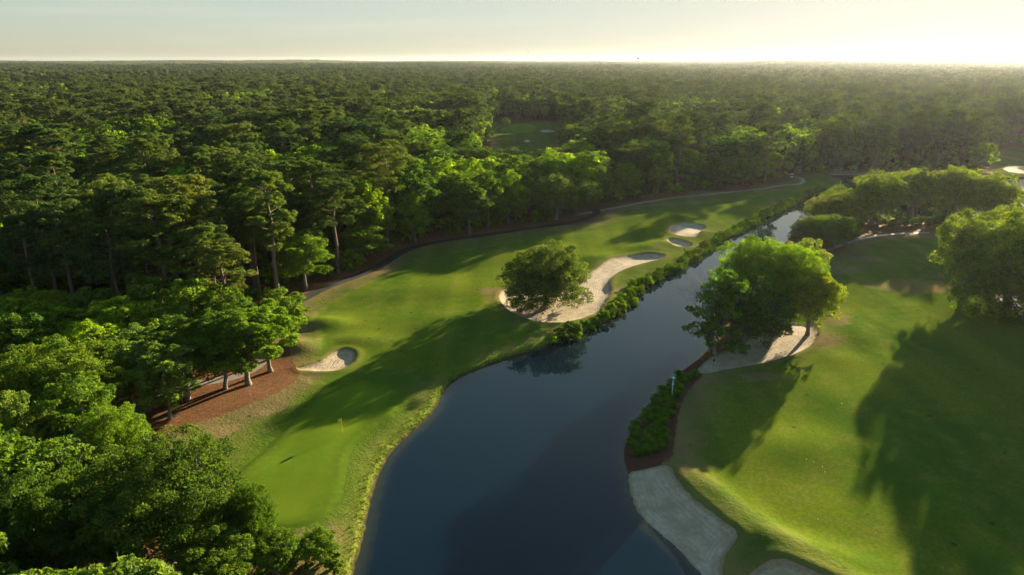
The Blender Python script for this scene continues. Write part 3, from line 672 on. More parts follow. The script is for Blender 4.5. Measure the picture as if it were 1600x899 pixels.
hero('oak0', 'live_oak_tree', 1315, 284, 12, 60, (1.3, 1.4, 1.), 'small green oak just behind the ochre-green oak')
row = [('oak1', 1378, 271, 17, 95, (1.9, 1.8, 1), 'first mossy oak from the left in the row by the pond'), ('oak3', 1438, 264, 17.5, 100, (2.1, 1.85, 1.5), 'second mossy oak from the left in the row by the pond'),
       ('oak2', 1500, 258, 19, 110, (2.0, 1.8, 1.5), 'third and tallest mossy oak in the row by the pond'), ('oak0', 1556, 272, 17, 100, (1.9, 1.8, 1.1), 'last mossy oak of the row, next to the bright pond')]
for k, px, py, H, wp, ti, lb in row: hero(k, 'live_oak_tree', px, py, H, wp, ti, lb, 'mossy oaks in a row by the pond')
hero('lone', 'live_oak_tree', 1530, 338, 21, 205, (1.6, 1.6, 1.0), 'massive oak at the right edge shading the right fairway', base=(1568, 490), rz=1.1)
hero('oak0', 'live_oak_tree', 1600, 322, 21.5, 170, (1.7, 1.6, 1.0), 'tall oak cut by the right edge behind the massive oak', base=(1618, 440))
hero('oak3', 'live_oak_tree', 1575, 388, 17, 125, (1.4, 1.45, 1.0), 'darker oak under the massive oak at the right edge', base=(1600, 500), rz=3.)
hero('oak1', 'live_oak_tree', 1494, 354, 19, 128, (1.7, 1.6, 1.0), 'left-hand oak of the clump at the right edge of the fairway', base=(1510, 460), rz=.3)
# the oaks with pale crooked limbs at the tree line
hero('oak1', 'live_oak_tree', 868, 262, 15, 92, (1.5, 1.5, 1.3), 'live oak with pale crooked limbs at the tree line behind the lone oak', base=(868, 343), rz=2.)
hero('oak1', 'live_oak_tree', 918, 275, 13, 80, (1.1, 1.2, 1.0), 'leaning oak with a pale bent trunk beside the pale-limbed one', base=(900, 338), rz=4.4)
hero('small1', 'broadleaf_tree', 590, 350, 10, 88, (1.6, 1.6, .9), 'small bright tree at the tree line by the bend of the dark path', base=(572, 408))
hero('small0', 'broadleaf_tree', 470, 375, 14, 90, (1.5, 1.5, .9), 'bright broadleaf tree under the pines where the dark path begins', base=(478, 452))
hero('small0', 'broadleaf_tree', 791, 184, 8.5, 15, (1.6, 1.5, 1.2), 'lone small tree on the distant fairway beyond the woods')
hero('broad2', 'broadleaf_tree', 1135, 250, 12, 90, (.9, 1.0, .9), 'broad dark green tree at the tree line left of the path loop', base=(1125, 293))
# unseen neighbours off to the side that throw their shade over the right fairway
OFF = [(114, 122, 21, 20), (128, 100, 20, 19), (118, 84, 20, 18), (108, 68, 19, 18), (140, 118, 22, 20), (150, 95, 22, 18), (135, 75, 22, 18), (125, 55, 20, 18), (150, 150, 22, 18), (145, 135, 21, 18), (105, 50, 20, 17), (92, 45, 18, 15)]
# ------------------------------------------------------------------ the forest
rs = np.random.RandomState(77)
def jgrid(x0, x1, y0, y1, s, jit=.42):
    X, Y = np.meshgrid(np.arange(x0, x1, s), np.arange(y0, y1, s)); X[1::2] += s/2
    n = X.size; return X.ravel()+rs.uniform(-jit, jit, n)*s, Y.ravel()+rs.uniform(-jit, jit, n)*s
X, Y = jgrid(-1200, 1250, 45, 1200, 7.6)
keep = (np.abs(X) < Y*.93+15)
X, Y = X[keep], Y[keep]
Fs = fields(X, Y)
margin = np.where(Y < 420, 2.2, 2.5)
ok = (Fs[:, 0] > 4) & (Fs[:, 1] > margin) & (Fs[:, 5] > 2) & (Fs[:, 6] > 1.8) & (Fs[:, 7:].min(1) > 1.5)
ok |= Y > 720
# the right side near the camera is open course: no wood there except beyond the pond
right_open = (X > 20) & (Y < 262) & (Fs[:, 1] > 0) & ((X > 60) | (Y < 200))
ok &= ~((X > -12) & (Y < 200)) & ~((X > 120) & (Y < 285) & (X < 400))
ok &= ~((X-0 > 130) & (X < 330) & (Y > 205) & (Y < 300))
X, Y, Fs = X[ok], Y[ok], Fs[ok]
pl = np.array(PLACED); dm = np.sqrt((X[:, None]-pl[None, :, 0])**2+(Y[:, None]-pl[None, :, 1])**2); free = (dm > pl[None, :, 2]+1.5).all(1)
X, Y, Fs = X[free], Y[free], Fs[free]
# species: pines on most ground, broadleaves in patches; the near left slope is broadleaf
patch = wob(X, Y, 130, 21)+.7*wob(X, Y, 45, 22)+rs.normal(size=len(X))*.16
nearleft = (Y < 118) & (X < -20)
edge = Fs[:, 1]
broad = (patch > .10) | nearleft | ((edge < 7) & (rs.rand(len(X)) < .25)) | (rs.rand(len(X)) < .16)
pineblock = (X < -38) & (X > -85) & (Y > 120) & (Y < 180); broad &= ~(pineblock & (rs.rand(len(X)) < .9))
tallw = 1+.12*wob(X, Y, 90, 31)
Hh = np.where(broad, rs.uniform(14, 22, len(X)), rs.uniform(17, 28, len(X)))*tallw
Hh = np.where(nearleft, rs.uniform(11, 15, len(X)), Hh)
Hh = np.where((edge < 8) & broad, Hh*.82, Hh)
# keep the sight line to the distant fairway open
los = (X > -20) & (X < 46) & (Y > 205) & (Y < 420); Hh = np.where(los, np.minimum(Hh, np.maximum(50-.124*Y, 5)), Hh)
thin = rs.rand(len(X)) > np.where(broad, .05, .14)+.35*(wob(X, Y, 38, 51) > .42)
X, Y, Fs, broad, Hh, edge = X[thin], Y[thin], Fs[thin], broad[thin], Hh[thin], edge[thin]
px, py = proj(X, Y, 1+Hh)
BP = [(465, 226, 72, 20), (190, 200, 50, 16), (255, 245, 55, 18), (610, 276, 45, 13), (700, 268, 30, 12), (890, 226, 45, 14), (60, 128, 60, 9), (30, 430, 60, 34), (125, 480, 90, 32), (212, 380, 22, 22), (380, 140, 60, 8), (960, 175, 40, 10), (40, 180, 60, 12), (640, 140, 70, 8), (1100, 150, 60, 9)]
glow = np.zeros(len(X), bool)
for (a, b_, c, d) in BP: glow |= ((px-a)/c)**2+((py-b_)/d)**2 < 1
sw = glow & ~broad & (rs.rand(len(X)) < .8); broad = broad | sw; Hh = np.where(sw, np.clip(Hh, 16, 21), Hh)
px, py = proj(X, Y, 1+Hh)
inframe = (px > -25) & (px < 1625) & (py < 930)
Dd = np.hypot(X, Y)
NMAX = 292
idx_p = np.where(inframe & ~broad)[0]; idx_p = idx_p[np.argsort(Dd[idx_p])][:NMAX]
idx_b = np.where(inframe & broad)[0]; idx_b = idx_b[np.argsort(Dd[idx_b])][:NMAX-30]
single = np.zeros(len(X), bool); single[idx_p] = True; single[idx_b] = True
Zg = np.where(Y < 715, height(X, Y, Fs), .6)
tone_p = [((.75, .9, 1.0), 'dark blue-green'), ((1.0, 1.05, 1.0), 'dark olive'), ((1.4, 1.35, 1.0), 'olive'), ((1.75, 1.45, 1.15), 'brownish olive')]
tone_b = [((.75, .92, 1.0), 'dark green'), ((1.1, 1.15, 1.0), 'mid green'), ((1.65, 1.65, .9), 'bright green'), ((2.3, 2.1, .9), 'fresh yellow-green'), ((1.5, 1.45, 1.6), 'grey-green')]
seen = set()
def place_word(u, v, e, kind):
    a, b = word(round(u/16)), word(round(v/9))
    return f'{a} percent across, {b} percent down the photo'
for i in np.where(single)[0]:
    if broad[i]:
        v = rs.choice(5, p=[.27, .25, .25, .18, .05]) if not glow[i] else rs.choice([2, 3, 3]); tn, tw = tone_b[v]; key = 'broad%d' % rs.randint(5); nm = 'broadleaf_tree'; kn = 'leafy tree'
        Wd = rs.uniform(.68, .95)*Hh[i] if Hh[i] > 13 else Hh[i]*.9
        grp = 'leafy trees of the forest'
    else:
        v = rs.choice(4, p=[.25, .4, .23, .12]); tn, tw = tone_p[v]; key = 'pine%d' % rs.randint(5); nm = 'pine_tree'; kn = 'pine'
        Wd = rs.uniform(9.5, 14); grp = 'pines of the forest'
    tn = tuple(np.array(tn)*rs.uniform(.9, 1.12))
    size = 'tall' if Hh[i] > (17 if broad[i] else 24) else 'short' if Hh[i] < (14 if broad[i] else 21.5) else 'medium'
    lead = 'edge' if edge[i] < 8 else 'forest'
    lb = f'{size} {tw} {lead} {kn}, top {place_word(px[i], py[i], edge[i], kn)}'
    if lb in seen: lb = lb.replace(' forest ', ' ').replace('top ', 'hidden top ')
    if lb in seen: lb = lb.replace('hidden top', 'rear top')
    if lb in seen: lb = lb.replace('rear top', 'rearmost top')
    seen.add(lb)
    tree(key, nm, X[i], Y[i], Hh[i], Wd, rs.uniform(0, 6.28), tn, lb, grp, 'tree', float(Zg[i]))
# low-detail kinds for the mass of the wood
src = bpy.data.collections.new('forest_sources')
def src_obj(name, V, F, mats, midx=None):
    o = mk(name, V, F, mats, matidx=midx); COL.objects.unlink(o); src.objects.link(o); return o
def with_trunk(spec):
    (cv, cf), (tv, tf) = spec['crown'], spec['trunk']
    return np.vstack([cv, tv]), np.vstack([cf, tf+len(cv)]), np.r_[np.zeros(len(cf)), np.ones(len(tf))]
names = []
for i in range(3):
    V, F, mi = with_trunk(make_pine('', 600+i, leaves=2800, size=.62, W=11, tiers=7, bottom=.58)); src_obj('a_pine%d' % i, V, F, [M_FPINE, M_PBARK], mi)
for i in range(3):
    V, F, mi = with_trunk(make_broad('', 650+i, H=16, W=12, leaves=2600, size=.55, nl=18, per=6)); src_obj('b_broad%d' % i, V, F, [M_FBROAD, M_OBARK], mi)
def patch_mesh(seed, size, sp_, leaves, ls, fb):
    r = np.random.RandomState(seed); Vs = []; Fs_ = []; mi = []; n = 0
    for gx in np.arange(-size/2+sp_/2, size/2, sp_):
        for gy in np.arange(-size/2+sp_/2, size/2, sp_):
            x = gx+r.uniform(-.4, .4)*sp_; y = gy+r.uniform(-.4, .4)*sp_; b = r.rand() < fb
            H = r.uniform(13, 19) if b else r.uniform(19, 27); Wd = r.uniform(9, 13)*sp_/9
            k = 5; a = r.uniform(0, 6.28, k); q = r.uniform(.1, .32, k)*Wd
            C = np.stack([x+np.cos(a)*q, y+np.sin(a)*q, H-r.uniform(.12, .42, k)*Wd], 1); C[0, :2] = (x, y); C[0, 2] = H-Wd*.16
            Rr = np.tile([Wd*.24, Wd*.24, Wd*.16], (k, 1))
            V, F = cards(r, C, Rr, leaves, ls, .6, .85, .9); Vs.append(V); Fs_.append(F+n); n += len(V); mi += [int(b)]*len(F)
    return np.vstack(Vs), np.vstack(Fs_), mi
for i in range(4):
    V, F, mi = patch_mesh(700+i, 36, 12, 420, 1.05, [.04, .2, .5, .85][i]); src_obj('c_stand%d' % i, V, F, [M_FPINE, M_FBROAD], mi)
for i in range(3):
    V, F, mi = patch_mesh(750+i, 110, 13, 60, 2.6, [.06, .3, .7][i]); src_obj('d_wood%d' % i, V, F, [M_FPINE, M_FBROAD], mi)
def forest(name, label, P, scl, rot, idx):
    n = len(P); me = bpy.data.meshes.new(name); me.vertices.add(n); me.vertices.foreach_set('co', np.asarray(P, np.float32).ravel())
    for nm, ty, v in (('scl', 'FLOAT_VECTOR', scl), ('rz', 'FLOAT', rot), ('pick', 'INT', idx)):
        a = me.attributes.new(nm, ty, 'POINT')
        a.data.foreach_set('vector' if ty == 'FLOAT_VECTOR' else 'value', np.asarray(v, np.int32 if ty == 'INT' else np.float32).ravel())
    o = bpy.data.objects.new(name, me); COL.objects.link(o)
    ng = bpy.data.node_groups.new(name, 'GeometryNodeTree'); ng.interface.new_socket('Geometry', in_out='INPUT', socket_type='NodeSocketGeometry'); ng.interface.new_socket('Geometry', in_out='OUTPUT', socket_type='NodeSocketGeometry')
    a = ng.nodes.new; gi, go = a('NodeGroupInput'), a('NodeGroupOutput')
    ci = a('GeometryNodeCollectionInfo'); ci.inputs['Collection'].default_value = src; ci.inputs['Separate Children'].default_value = True; ci.inputs['Reset Children'].default_value = True
    ip = a('GeometryNodeInstanceOnPoints'); ip.inputs['Pick Instance'].default_value = True
    def na(nm, ty): q = a('GeometryNodeInputNamedAttribute'); q.data_type = ty; q.inputs['Name'].default_value = nm; return q.outputs[0]
    cx = a('ShaderNodeCombineXYZ'); l = ng.links.new
    l(gi.outputs[0], ip.inputs['Points']); l(ci.outputs[0], ip.inputs['Instance']); l(na('pick', 'INT'), ip.inputs['Instance Index'])
    l(na('rz', 'FLOAT'), cx.inputs[2]); l(cx.outputs[0], ip.inputs['Rotation']); l(na('scl', 'FLOAT_VECTOR'), ip.inputs['Scale']); l(ip.outputs[0], go.inputs[0])
    md = o.modifiers.new('scatter', 'NODES'); md.node_group = ng
    return tag(o, label, 'forest', None, 'stuff')
m = ~single; n = m.sum()
P = np.stack([X[m], Y[m], Zg[m]], 1); b = broad[m]; H_ = Hh[m]
sx = np.where(b, rs.uniform(.68, .95, n)*H_/12, rs.uniform(.85, 1.25, n)); sz = np.where(b, H_/16, H_/25)
for i in range(2):
    r_u = np.random.RandomState(670+i); lob = broad_shape(r_u, 3.2, 4.2, .0, 9); C_, R_ = sub(r_u, lob, 5, .45); V, F = cards(r_u, C_, R_, 500, .34); src_obj('e_bush%d' % i, V, F, [M_FBROAD])
UX, UY = jgrid(-420, 420, 60, 460, 4.2); ku = np.abs(UX) < UY*.9; UX, UY = UX[ku], UY[ku]; UF = fields(UX, UY)
ku = (UF[:, 1] > 4.5) & ~((UX > -64) & (UY < 118)) & (UF[:, 0] > 4) & (UF[:, 5] > 3) & (UF[:, 6] > 3) & ~((UX > -12) & (UY < 200)) & ~((UX > 120) & (UY < 285)) & (rs.rand(len(UX)) < .62)
UX, UY, UF = UX[ku], UY[ku], UF[ku]; un = len(UX); us_ = rs.uniform(.5, 1.6, un)
FP = [P]; FS = [np.stack([sx, sx, sz], 1)]; FR = [rs.uniform(0, 6.28, n)]; FI = [np.where(b, 3, 0)+rs.randint(0, 3, n)]
FP.append(np.stack([UX, UY, height(UX, UY, UF)-.1], 1)); FS.append(np.stack([us_]*3, 1)); FR.append(rs.uniform(0, 6.28, un)); FI.append(13+rs.randint(0, 2, un))
for (ox, oy, oh, ow_) in OFF:
    FP.append([[ox, oy, 1.0]]); FS.append([[ow_/12, ow_/12, oh/16]]); FR.append([ox]); FI.append([3+int(ox) % 3])
def hill(x, y):
    f = ss((y-1700)/1500)
    return .6+f*24*np.maximum(0, wob(x, y, 3600, 61)+.45*wob(x, y, 1300, 62)-.02)
def band(y0, y1, s, base, kinds):
    Xb, Yb = jgrid(-y1*.95, y1*.95, y0, y1, s, .2); k = np.abs(Xb) < Yb*.93+60; Xb, Yb = Xb[k], Yb[k]; n = len(Xb)
    pt = 1.5*wob(Xb, Yb, 300, 41)+.8*wob(Xb, Yb, 1500, 43)+rs.normal(size=n)*.2
    q = np.clip(((pt+.5)*kinds).astype(int), 0, kinds-1)
    hz = 1+.10*wob(Xb, Yb, 260, 42)+.10*wob(Xb, Yb, 900, 44)+rs.normal(size=n)*.05
    hz *= 1+.16*wob(Xb, Yb, 120, 46); hz += .20*np.clip((Yb-2500)/6000, 0, 1)*wob(Xb, Yb, 2500, 45)
    FP.append(np.stack([Xb, Yb, hill(Xb, Yb)], 1)); FS.append(np.stack([np.full(n, 1.02), np.full(n, 1.02), hz], 1)); FR.append(rs.randint(0, 4, n)*1.5708+rs.uniform(-.1, .1, n)); FI.append(base+q)
HX, HY = np.meshgrid(np.linspace(-1.1, 1.1, 150), np.linspace(1500, 11700, 170)); HX = HX*HY; hs_ = HX.shape
hh = hill(HX.ravel(), HY.ravel())+.03; ii = (np.arange(hs_[0]-1)[:, None]*hs_[1]+np.arange(hs_[1]-1)[None]).ravel()
tag(mk('hills', np.stack([HX.ravel(), HY.ravel(), hh], 1), np.stack([ii, ii+1, ii+hs_[1]+1, ii+hs_[1]], 1), M_FLOOR, smooth=True), None, None, None, 'structure')
band(1204, 3600, 34, 6, 4)
band(3650, 11400, 106, 10, 3)
forest('far_forest', 'mixed pine and leafy forest stretching to the horizon', np.vstack(FP), np.vstack(FS), np.concatenate(FR), np.concatenate(FI))
print('INDIV', single.sum(), 'pines', len(idx_p), 'broad', len(idx_b), 'maxD', Dd[idx_p].max(), Dd[idx_b].max(), 'inst', sum(len(p) for p in FP))
# ------------------------------------------------------------------ bushes, clumps and small things
def bush_lib(key, seed, H, W, leaves, size, mat, nl=10, per=7):
    r = np.random.RandomState(seed); lob = broad_shape(r, H, W, .0, nl); lob[:, 2] = np.maximum(lob[:, 2], lob[:, 5]*.6)
    C, Rr = sub(r, lob, per, .45); V, F = cards(r, C, Rr, leaves, size, .6)
    LIB[key] = dict(H=H, W=W, mesh=data('shrub', (V, F), mat))
for i in range(4): bush_lib('bush%d' % i, 800+i, 1.7, [2.4, 2.0, 2.8, 2.2][i], 1800, .13, M_BROAD)
def tuft_lib(key, seed, H, W, n, mat):
    r = np.random.RandomState(seed); a = r.uniform(0, 6.28, n); q = np.abs(r.normal(size=n))*.5; d = np.stack([np.cos(a)*q, np.sin(a)*q, np.ones(n)], 1); d /= np.linalg.norm(d, axis=1)[:, None]
    b0 = np.stack([np.cos(a)*W*.13*r.rand(n), np.sin(a)*W*.13*r.rand(n), np.zeros(n)], 1); ln = H*r.uniform(.7, 1.15, (n, 1))
    s_ = np.cross(d, [0, 0, 1.]+r.normal(size=(n, 3))*.3); s_ /= np.linalg.norm(s_, axis=1)[:, None]; s_ *= .035
    m_ = b0+d*ln*.6; t_ = b0+d*ln*.95+np.stack([np.cos(a)*W*.22, np.sin(a)*W*.22, -H*.10*np.ones(n)], 1)*q[:, None]*1.6
    V = np.stack([b0-s_, b0+s_, m_+s_, m_-s_, m_-s_, m_+s_, t_+s_*.2, t_-s_*.2], 1).reshape(-1, 3)
    LIB[key] = dict(H=H, W=W, mesh=data('grass_clump', (V, np.arange(8*n).reshape(-1, 4)), mat))
for i in range(3): tuft_lib('tuft%d' % i, 820+i, .95, 1.3, 420, M_BROAD)
def put(key, name, x, y, s, rz, tint, label, cat, group=None, dz=0):
    o = bpy.data.objects.new(name, LIB[key]['mesh']); COL.objects.link(o); o.location = (float(x), float(y), float(ground_z(x, y)[0])+dz)
    o.scale = (s, s, s*(1+.15*math.sin(x*3))); o.rotation_euler.z = rz; o.color = (*tint, 1); return tag(o, label, cat, group)
def pct(x, y, z=1.5):
    u, v = proj(x, y, z); return f'{word(round(float(u)/16))} percent across, {word(round(float(v)/9))} percent down'
r9 = np.random.RandomState(9)
hedge = [(866, 528), (900, 514), (930, 504), (960, 484), (984, 462), (1000, 441), (1030, 428), (1062, 411), (1096, 391), (1125, 371), (1156, 355), (1190, 337), (1230, 320), (1262, 304), (1285, 295)]
X_ = np.array(hedge, float); hx, hy = gb(X_[:, 0], X_[:, 1]); HP = np.stack([hx, hy], 1)
seg = np.linalg.norm(np.diff(HP, axis=0), axis=1); cum = np.r_[0, np.cumsum(seg)]
k = 0; s0 = 0.0; used = set()
while s0 < cum[-1]:
    x = np.interp(s0, cum, HP[:, 0]); y = np.interp(s0, cum, HP[:, 1]); dx = np.interp(s0+1, cum, HP[:, 0])-x; dy = np.interp(s0+1, cum, HP[:, 1])-y; l = math.hypot(dx, dy)+1e-6; nx, ny_ = -dy/l, dx/l
    for side in (-1, 1):
        o_ = side*r9.uniform(.5, 1.3)-.2; f = r9.rand(); tn = (1.9, 1.9, .8) if f < .3 else (1.35, 1.45, .9) if f < .65 else (.9, 1.05, .9) if f < .9 else (1.7, 1.3, .9)
        tw = 'bright yellow-green' if f < .3 else 'mid green' if f < .65 else 'dark green' if f < .9 else 'brownish'
        qx, qy = x+nx*o_+r9.normal()*.3, y+ny_*o_+r9.normal()*.3
        lb = f'{tw} shrub in the bank hedge, {pct(qx, qy)}'
        lb = uniq(lb)
        put('bush%d' % r9.randint(4), 'shrub', qx, qy, r9.uniform(.75, 1.25), r9.uniform(0, 6.28), tn, lb, 'shrub', 'shrubs of the hedge on the channel bank', -.1)
    s0 += 2.0+.004*y
# shrubs by the green's lower end and under the pond oaks
for (px_, py_, s_, tn, lb) in [(452, 868, 1.3, (1.7, 1.7, .8), 'yellow-green shrub beneath the low bright tree at the bottom'), (470, 880, 1.2, (1.4, 1.5, .8), 'leafy green shrub on the dry soil under the green'), (505, 872, 1.1, (1.9, 1.8, .8), 'bright shrub right of the small upright tree by the bank'),
        (520, 886, 1.0, (1.3, 1.25, .9), 'last small shrub before the water at the bottom of the photo'), (420, 850, 1.2, (1.9, 1.8, .8), 'yellow-green shrub along the lower rim of the green')]:
    x, y = gb(px_, py_); put('bush%d' % (px_ % 4), 'shrub', x, y, s_, px_, tn, lb, 'shrub')
for i_ in range(26):
    u_ = i_/25; px_ = 1335+u_*225+r9.uniform(-4, 4); py_ = 352+r9.uniform(-5, 3); x, y = gb(px_, py_)
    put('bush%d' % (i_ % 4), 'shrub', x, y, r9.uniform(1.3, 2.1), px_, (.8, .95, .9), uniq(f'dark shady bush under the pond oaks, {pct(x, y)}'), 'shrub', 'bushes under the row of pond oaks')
# grass clumps in the mulch bed
clump_seen = {}
def clump_label(x, y):
    l = f'green grass clump in the mulch bed, {pct(x, y, 1.4)}'; n = clump_seen.get(l, 0); clump_seen[l] = n+1
    if n: l += ', '+['just nearer', 'just farther', 'nearest of these'][min(n, 3)-1]
    return l
bx0, by0 = BED.min(0); bx1, by1 = BED.max(0); n_c = 0; tries = 0; pts = []
while n_c < 60 and tries < 6000:
    tries += 1; x, y = r9.uniform(bx0, bx1), r9.uniform(by0, by1)
    if y < 79.5 or y > 105: continue
    F_ = fields(np.array([x]), np.array([y]))[0]
    if F_[4] > -.45 or F_[0] < .35: continue
    if F_[4] > -1.1 and F_[0] > 2.5: continue
    if pts and min((x-a)**2+(y-b)**2 for a, b in pts) < .85: continue
    pts.append((x, y)); n_c += 1
    put('tuft%d' % r9.randint(3), 'grass_clump', x, y, r9.uniform(.8, 1.2), r9.uniform(0, 6), (1.2*r9.uniform(.8, 1.2), 1.5, .9), clump_label(x, y), 'ornamental grass', 'grass clumps in the mulch bed by the water')
# ragged grass along the near banks
nb_ = 60000; yb = r9.uniform(50, 118, nb_); xb = r9.uniform(-34, 34, nb_); Fb = fields(xb, yb)
kk = (Fb[:, 0] > .15) & (Fb[:, 0] < 1.9*r9.rand(nb_)**1.5+.45) & (Fb[:, 1] < .3) & (Fb[:, 4] > .3) & (Fb[:, 7:].min(1) > .15)
xb, yb, Fb = xb[kk], yb[kk], Fb[kk]; zb = height(xb, yb, Fb); nb_ = len(xb); P0 = np.stack([xb, yb, zb-.03], 1)
d = np.stack([r9.normal(size=nb_)*.35, r9.normal(size=nb_)*.35, np.ones(nb_)], 1)*r9.uniform(.12, .38, (nb_, 1)); s_ = np.cross(d, unit(r9, nb_)); s_ = s_/np.linalg.norm(s_, axis=1)[:, None]*.07
o = mk('bank_grass', np.stack([P0-s_, P0+s_, P0+d+s_*.3, P0+d-s_*.3], 1).reshape(-1, 3), np.arange(4*nb_).reshape(-1, 4), M_BROAD); o.color = (1.35, 1.35, .9, 1)
tag(o, 'ragged grass fringe along the lake banks', 'grass', None, 'stuff')
M_WHITE = plain('white_paint', (.78, .79, .80), .5, .4, .06); M_YEL = plain('yellow_cloth', (.80, .62, .03), .7, .2, .05); M_BLUE = plain('blue_grey_paint', (.16, .26, .36), .5, .4, .1)
M_DARK = plain('dark_paint', (.03, .035, .04), .6, .3, .2); M_WOOD = plain('weathered_wood', (.30, .27, .23), .85, .2, .25); M_RED = plain('red_paint', (.45, .06, .04), .5, .4, .1)
M_STEEL = plain('grey_steel', (.30, .32, .34), .5, .5, .1); M_RUB = plain('tyre_rubber', (.02, .02, .02), .8, .2, .1); M_SKIN = plain('skin', (.42, .25, .17), .6, .3, .05); M_HAIR = plain('hair', (.03, .02, .015), .7, .2, .2)
M_BALL = plain('ball_white', (.82, .82, .80), .35, .5, .02); M_GRBARK = mat_bark('grey_bark', (.20, .18, .16), (.34, .31, .28))
def base(px_, py_):
    x, y = gb(px_, py_); return float(x), float(y), float(ground_z(x, y)[0])
# flagstick
x, y, z = base(535, 677); e = tag(empty('golf_flag', (x, y, z)), 'yellow flag on a thin stick in the middle of the putting green', 'golf flag')
b = MB(); b.tube([[0, 0, -.1], [0, 0, 1.1], [0, 0, 2.25]], [.035, .032, .03], 8); b.build('stick', M_YEL, e)
b = MB(); n = 7; V = []; 
for i_ in range(n):
    q = i_/(n-1)
    for zt in (2.22, 1.98, 1.74): V.append([-.02-q*.46, .05*math.sin(q*6)*q, zt-.12*q*(zt-1.74)/.48-.10*q*q])
F = [[i_*3+j, i_*3+j+1, i_*3+j+4, i_*3+j+3] for i_ in range(n-1) for j in range(2)]
V = np.array(V); V2 = V+[0, .012, 0]; b.add(np.vstack([V, V2]), F+[[a+3*n for a in f[::-1]] for f in F]); b.build('flag', M_YEL, e)
b = MB(); b.tube([[0, 0, .001], [0, 0, .012]], [.055, .055], 12); b.build('cup', M_WHITE, e)
# nest box on white pole in the mulch bed, and a second one far off by the path loop
def nest(px_, py_, H, label, s=1):
    x, y, z = base(px_, py_); e = tag(empty('nest_box', (x, y, z), .4, s), label, 'nest box')
    b = MB(); b.tube([[0, 0, -.3], [0, 0, H*.5], [0, 0, H-.45]], [.065, .06, .055], 8); b.build('pole', M_WHITE, e)
    b = MB(); b.tube([[0, 0, H-1.15], [0, 0, H-1.05], [0, 0, H-.75]], [.16, .13, .055], 10); b.build('baffle', M_WHITE, e)
    b = MB(); b.box((0, 0, H-.22), (.34, .30, .46)); bx = b.build('box', M_BLUE, e, smooth=False)
    b = MB(); b.box((0, -.03, H+.035), (.46, .44, .05)); b.build('roof', M_WHITE, e, smooth=False)
    b = MB(); b.tube([[0, -.150, H-.16], [0, -.158, H-.16]], [.05, .05], 10); b.build('entrance', M_DARK, e)
nest(1050, 617, 3.2, 'white pole carrying a small blue-grey nest box in the mulch bed by the water')
nest(1261, 264, 3.6, 'distant white pole with a small box beside the path loop past the fairway')
nest(1313, 290, 2.6, 'thin pale pole with a little box standing at the far edge of the channel')
# thin post in the bunker
x, y, z = base(1114, 572); e = tag(empty('marker_post', (x, y, z), .3), 'thin dark post with a small dark head, in the sand below the copse', 'post')
b = MB(); b.tube([[0, 0, -.2], [.03, 0, .8], [.08, 0, 1.5]], [.03, .026, .022], 7); b.build('post', M_DARK, e)
b = MB(); b.box((.09, 0, 1.66), (.34, .10, .42), .2); b.build('head', M_DARK, e, smooth=False)
# bare grey tree in front of the water
r_ = np.random.RandomState(55); m = MB(); tips = []
m.tube(curve([0, 0, -.4], [.5, .2, 7], 0, r_, 6, .12), [.22, .17, .15, .12, .10, .08], 7)
def twig(p, d, L_, rr, dep):
    q = p+d*L_; m.tube(curve(p, q, .1, r_, 4, .08*L_), np.linspace(rr, rr*.45, 4), 5 if dep < 2 else 3)
    if dep < 4:
        for _ in range(3 if dep < 3 else 2):
            nd = d+r_.normal(size=3)*.5; nd[2] = abs(nd[2])*.8+.1; nd /= np.linalg.norm(nd); twig(p+(q-p)*r_.uniform(.55, 1), nd, L_*r_.uniform(.5, .75), rr*.5, dep+1)
for _ in range(6):
    a = r_.uniform(0, 6.28); zz = r_.uniform(4, 7); twig(np.array([.4, .15, zz]), np.array([math.cos(a)*.6, math.sin(a)*.6, .75]), 3.4, .07, 0)
x, y, z = base(1107, 546); e = tag(empty('bare_tree', (x, y, z), 2.6, 1.25), 'leafless grey tree showing above the left side of the copse, against the water', 'tree')
V, F = m.arr(); mk('trunk', V, F, M_GRBARK, e, True)
# golfer near the small bunkers
x, y, z = base(1069, 397); e = tag(empty('person', (x, y, z), 2.2), 'person in a dark top and white trousers standing by the hedge below two bunkers', 'person')
def skin(name, pts, edges, rad, mat, parent):
    me = bpy.data.meshes.new(name); me.from_pydata(pts, edges, []); o = bpy.data.objects.new(name, me); COL.objects.link(o); o.parent = parent; me.materials.append(mat)
    md = o.modifiers.new('skin', 'SKIN'); md.use_smooth_shade = True
    bpy.context.view_layer.objects.active = o
    sk = me.skin_vertices[0].data if me.skin_vertices else None
    if sk is None:
        o.modifiers.remove(md); bpy.context.view_layer.objects.active = o; o.select_set(True); bpy.ops.object.modifier_add(type='SKIN'); sk = me.skin_vertices[0].data
    for i_, rr in enumerate(rad): sk[i_].radius = (rr, rr)
    sk[0].use_root = True
    sd = o.modifiers.new('sub', 'SUBSURF'); sd.levels = 1; sd.render_levels = 1; return o
pts = [(0, 0, .95), (0, 0, 1.15), (0, .01, 1.38), (0, .01, 1.50), (0, -.01, 1.62), (0, 0, 1.74), (.09, 0, .90), (.10, -.02, .50), (.11, .02, .09), (.11, -.13, .04), (-.09, 0, .90), (-.12, .03, .50), (-.14, .08, .09), (-.14, -.07, .04),
       (.19, .01, 1.42), (.27, -.02, 1.15), (.22, -.18, .95), (.20, -.24, .90), (-.19, .01, 1.42), (-.28, .02, 1.15), (-.27, -.10, .92), (-.26, -.15, .86)]
ed = [(0, 1), (1, 2), (2, 3), (3, 4), (4, 5), (0, 6), (6, 7), (7, 8), (8, 9), (0, 10), (10, 11), (11, 12), (12, 13), (2, 14), (14, 15), (15, 16), (16, 17), (2, 18), (18, 19), (19, 20), (20, 21)]
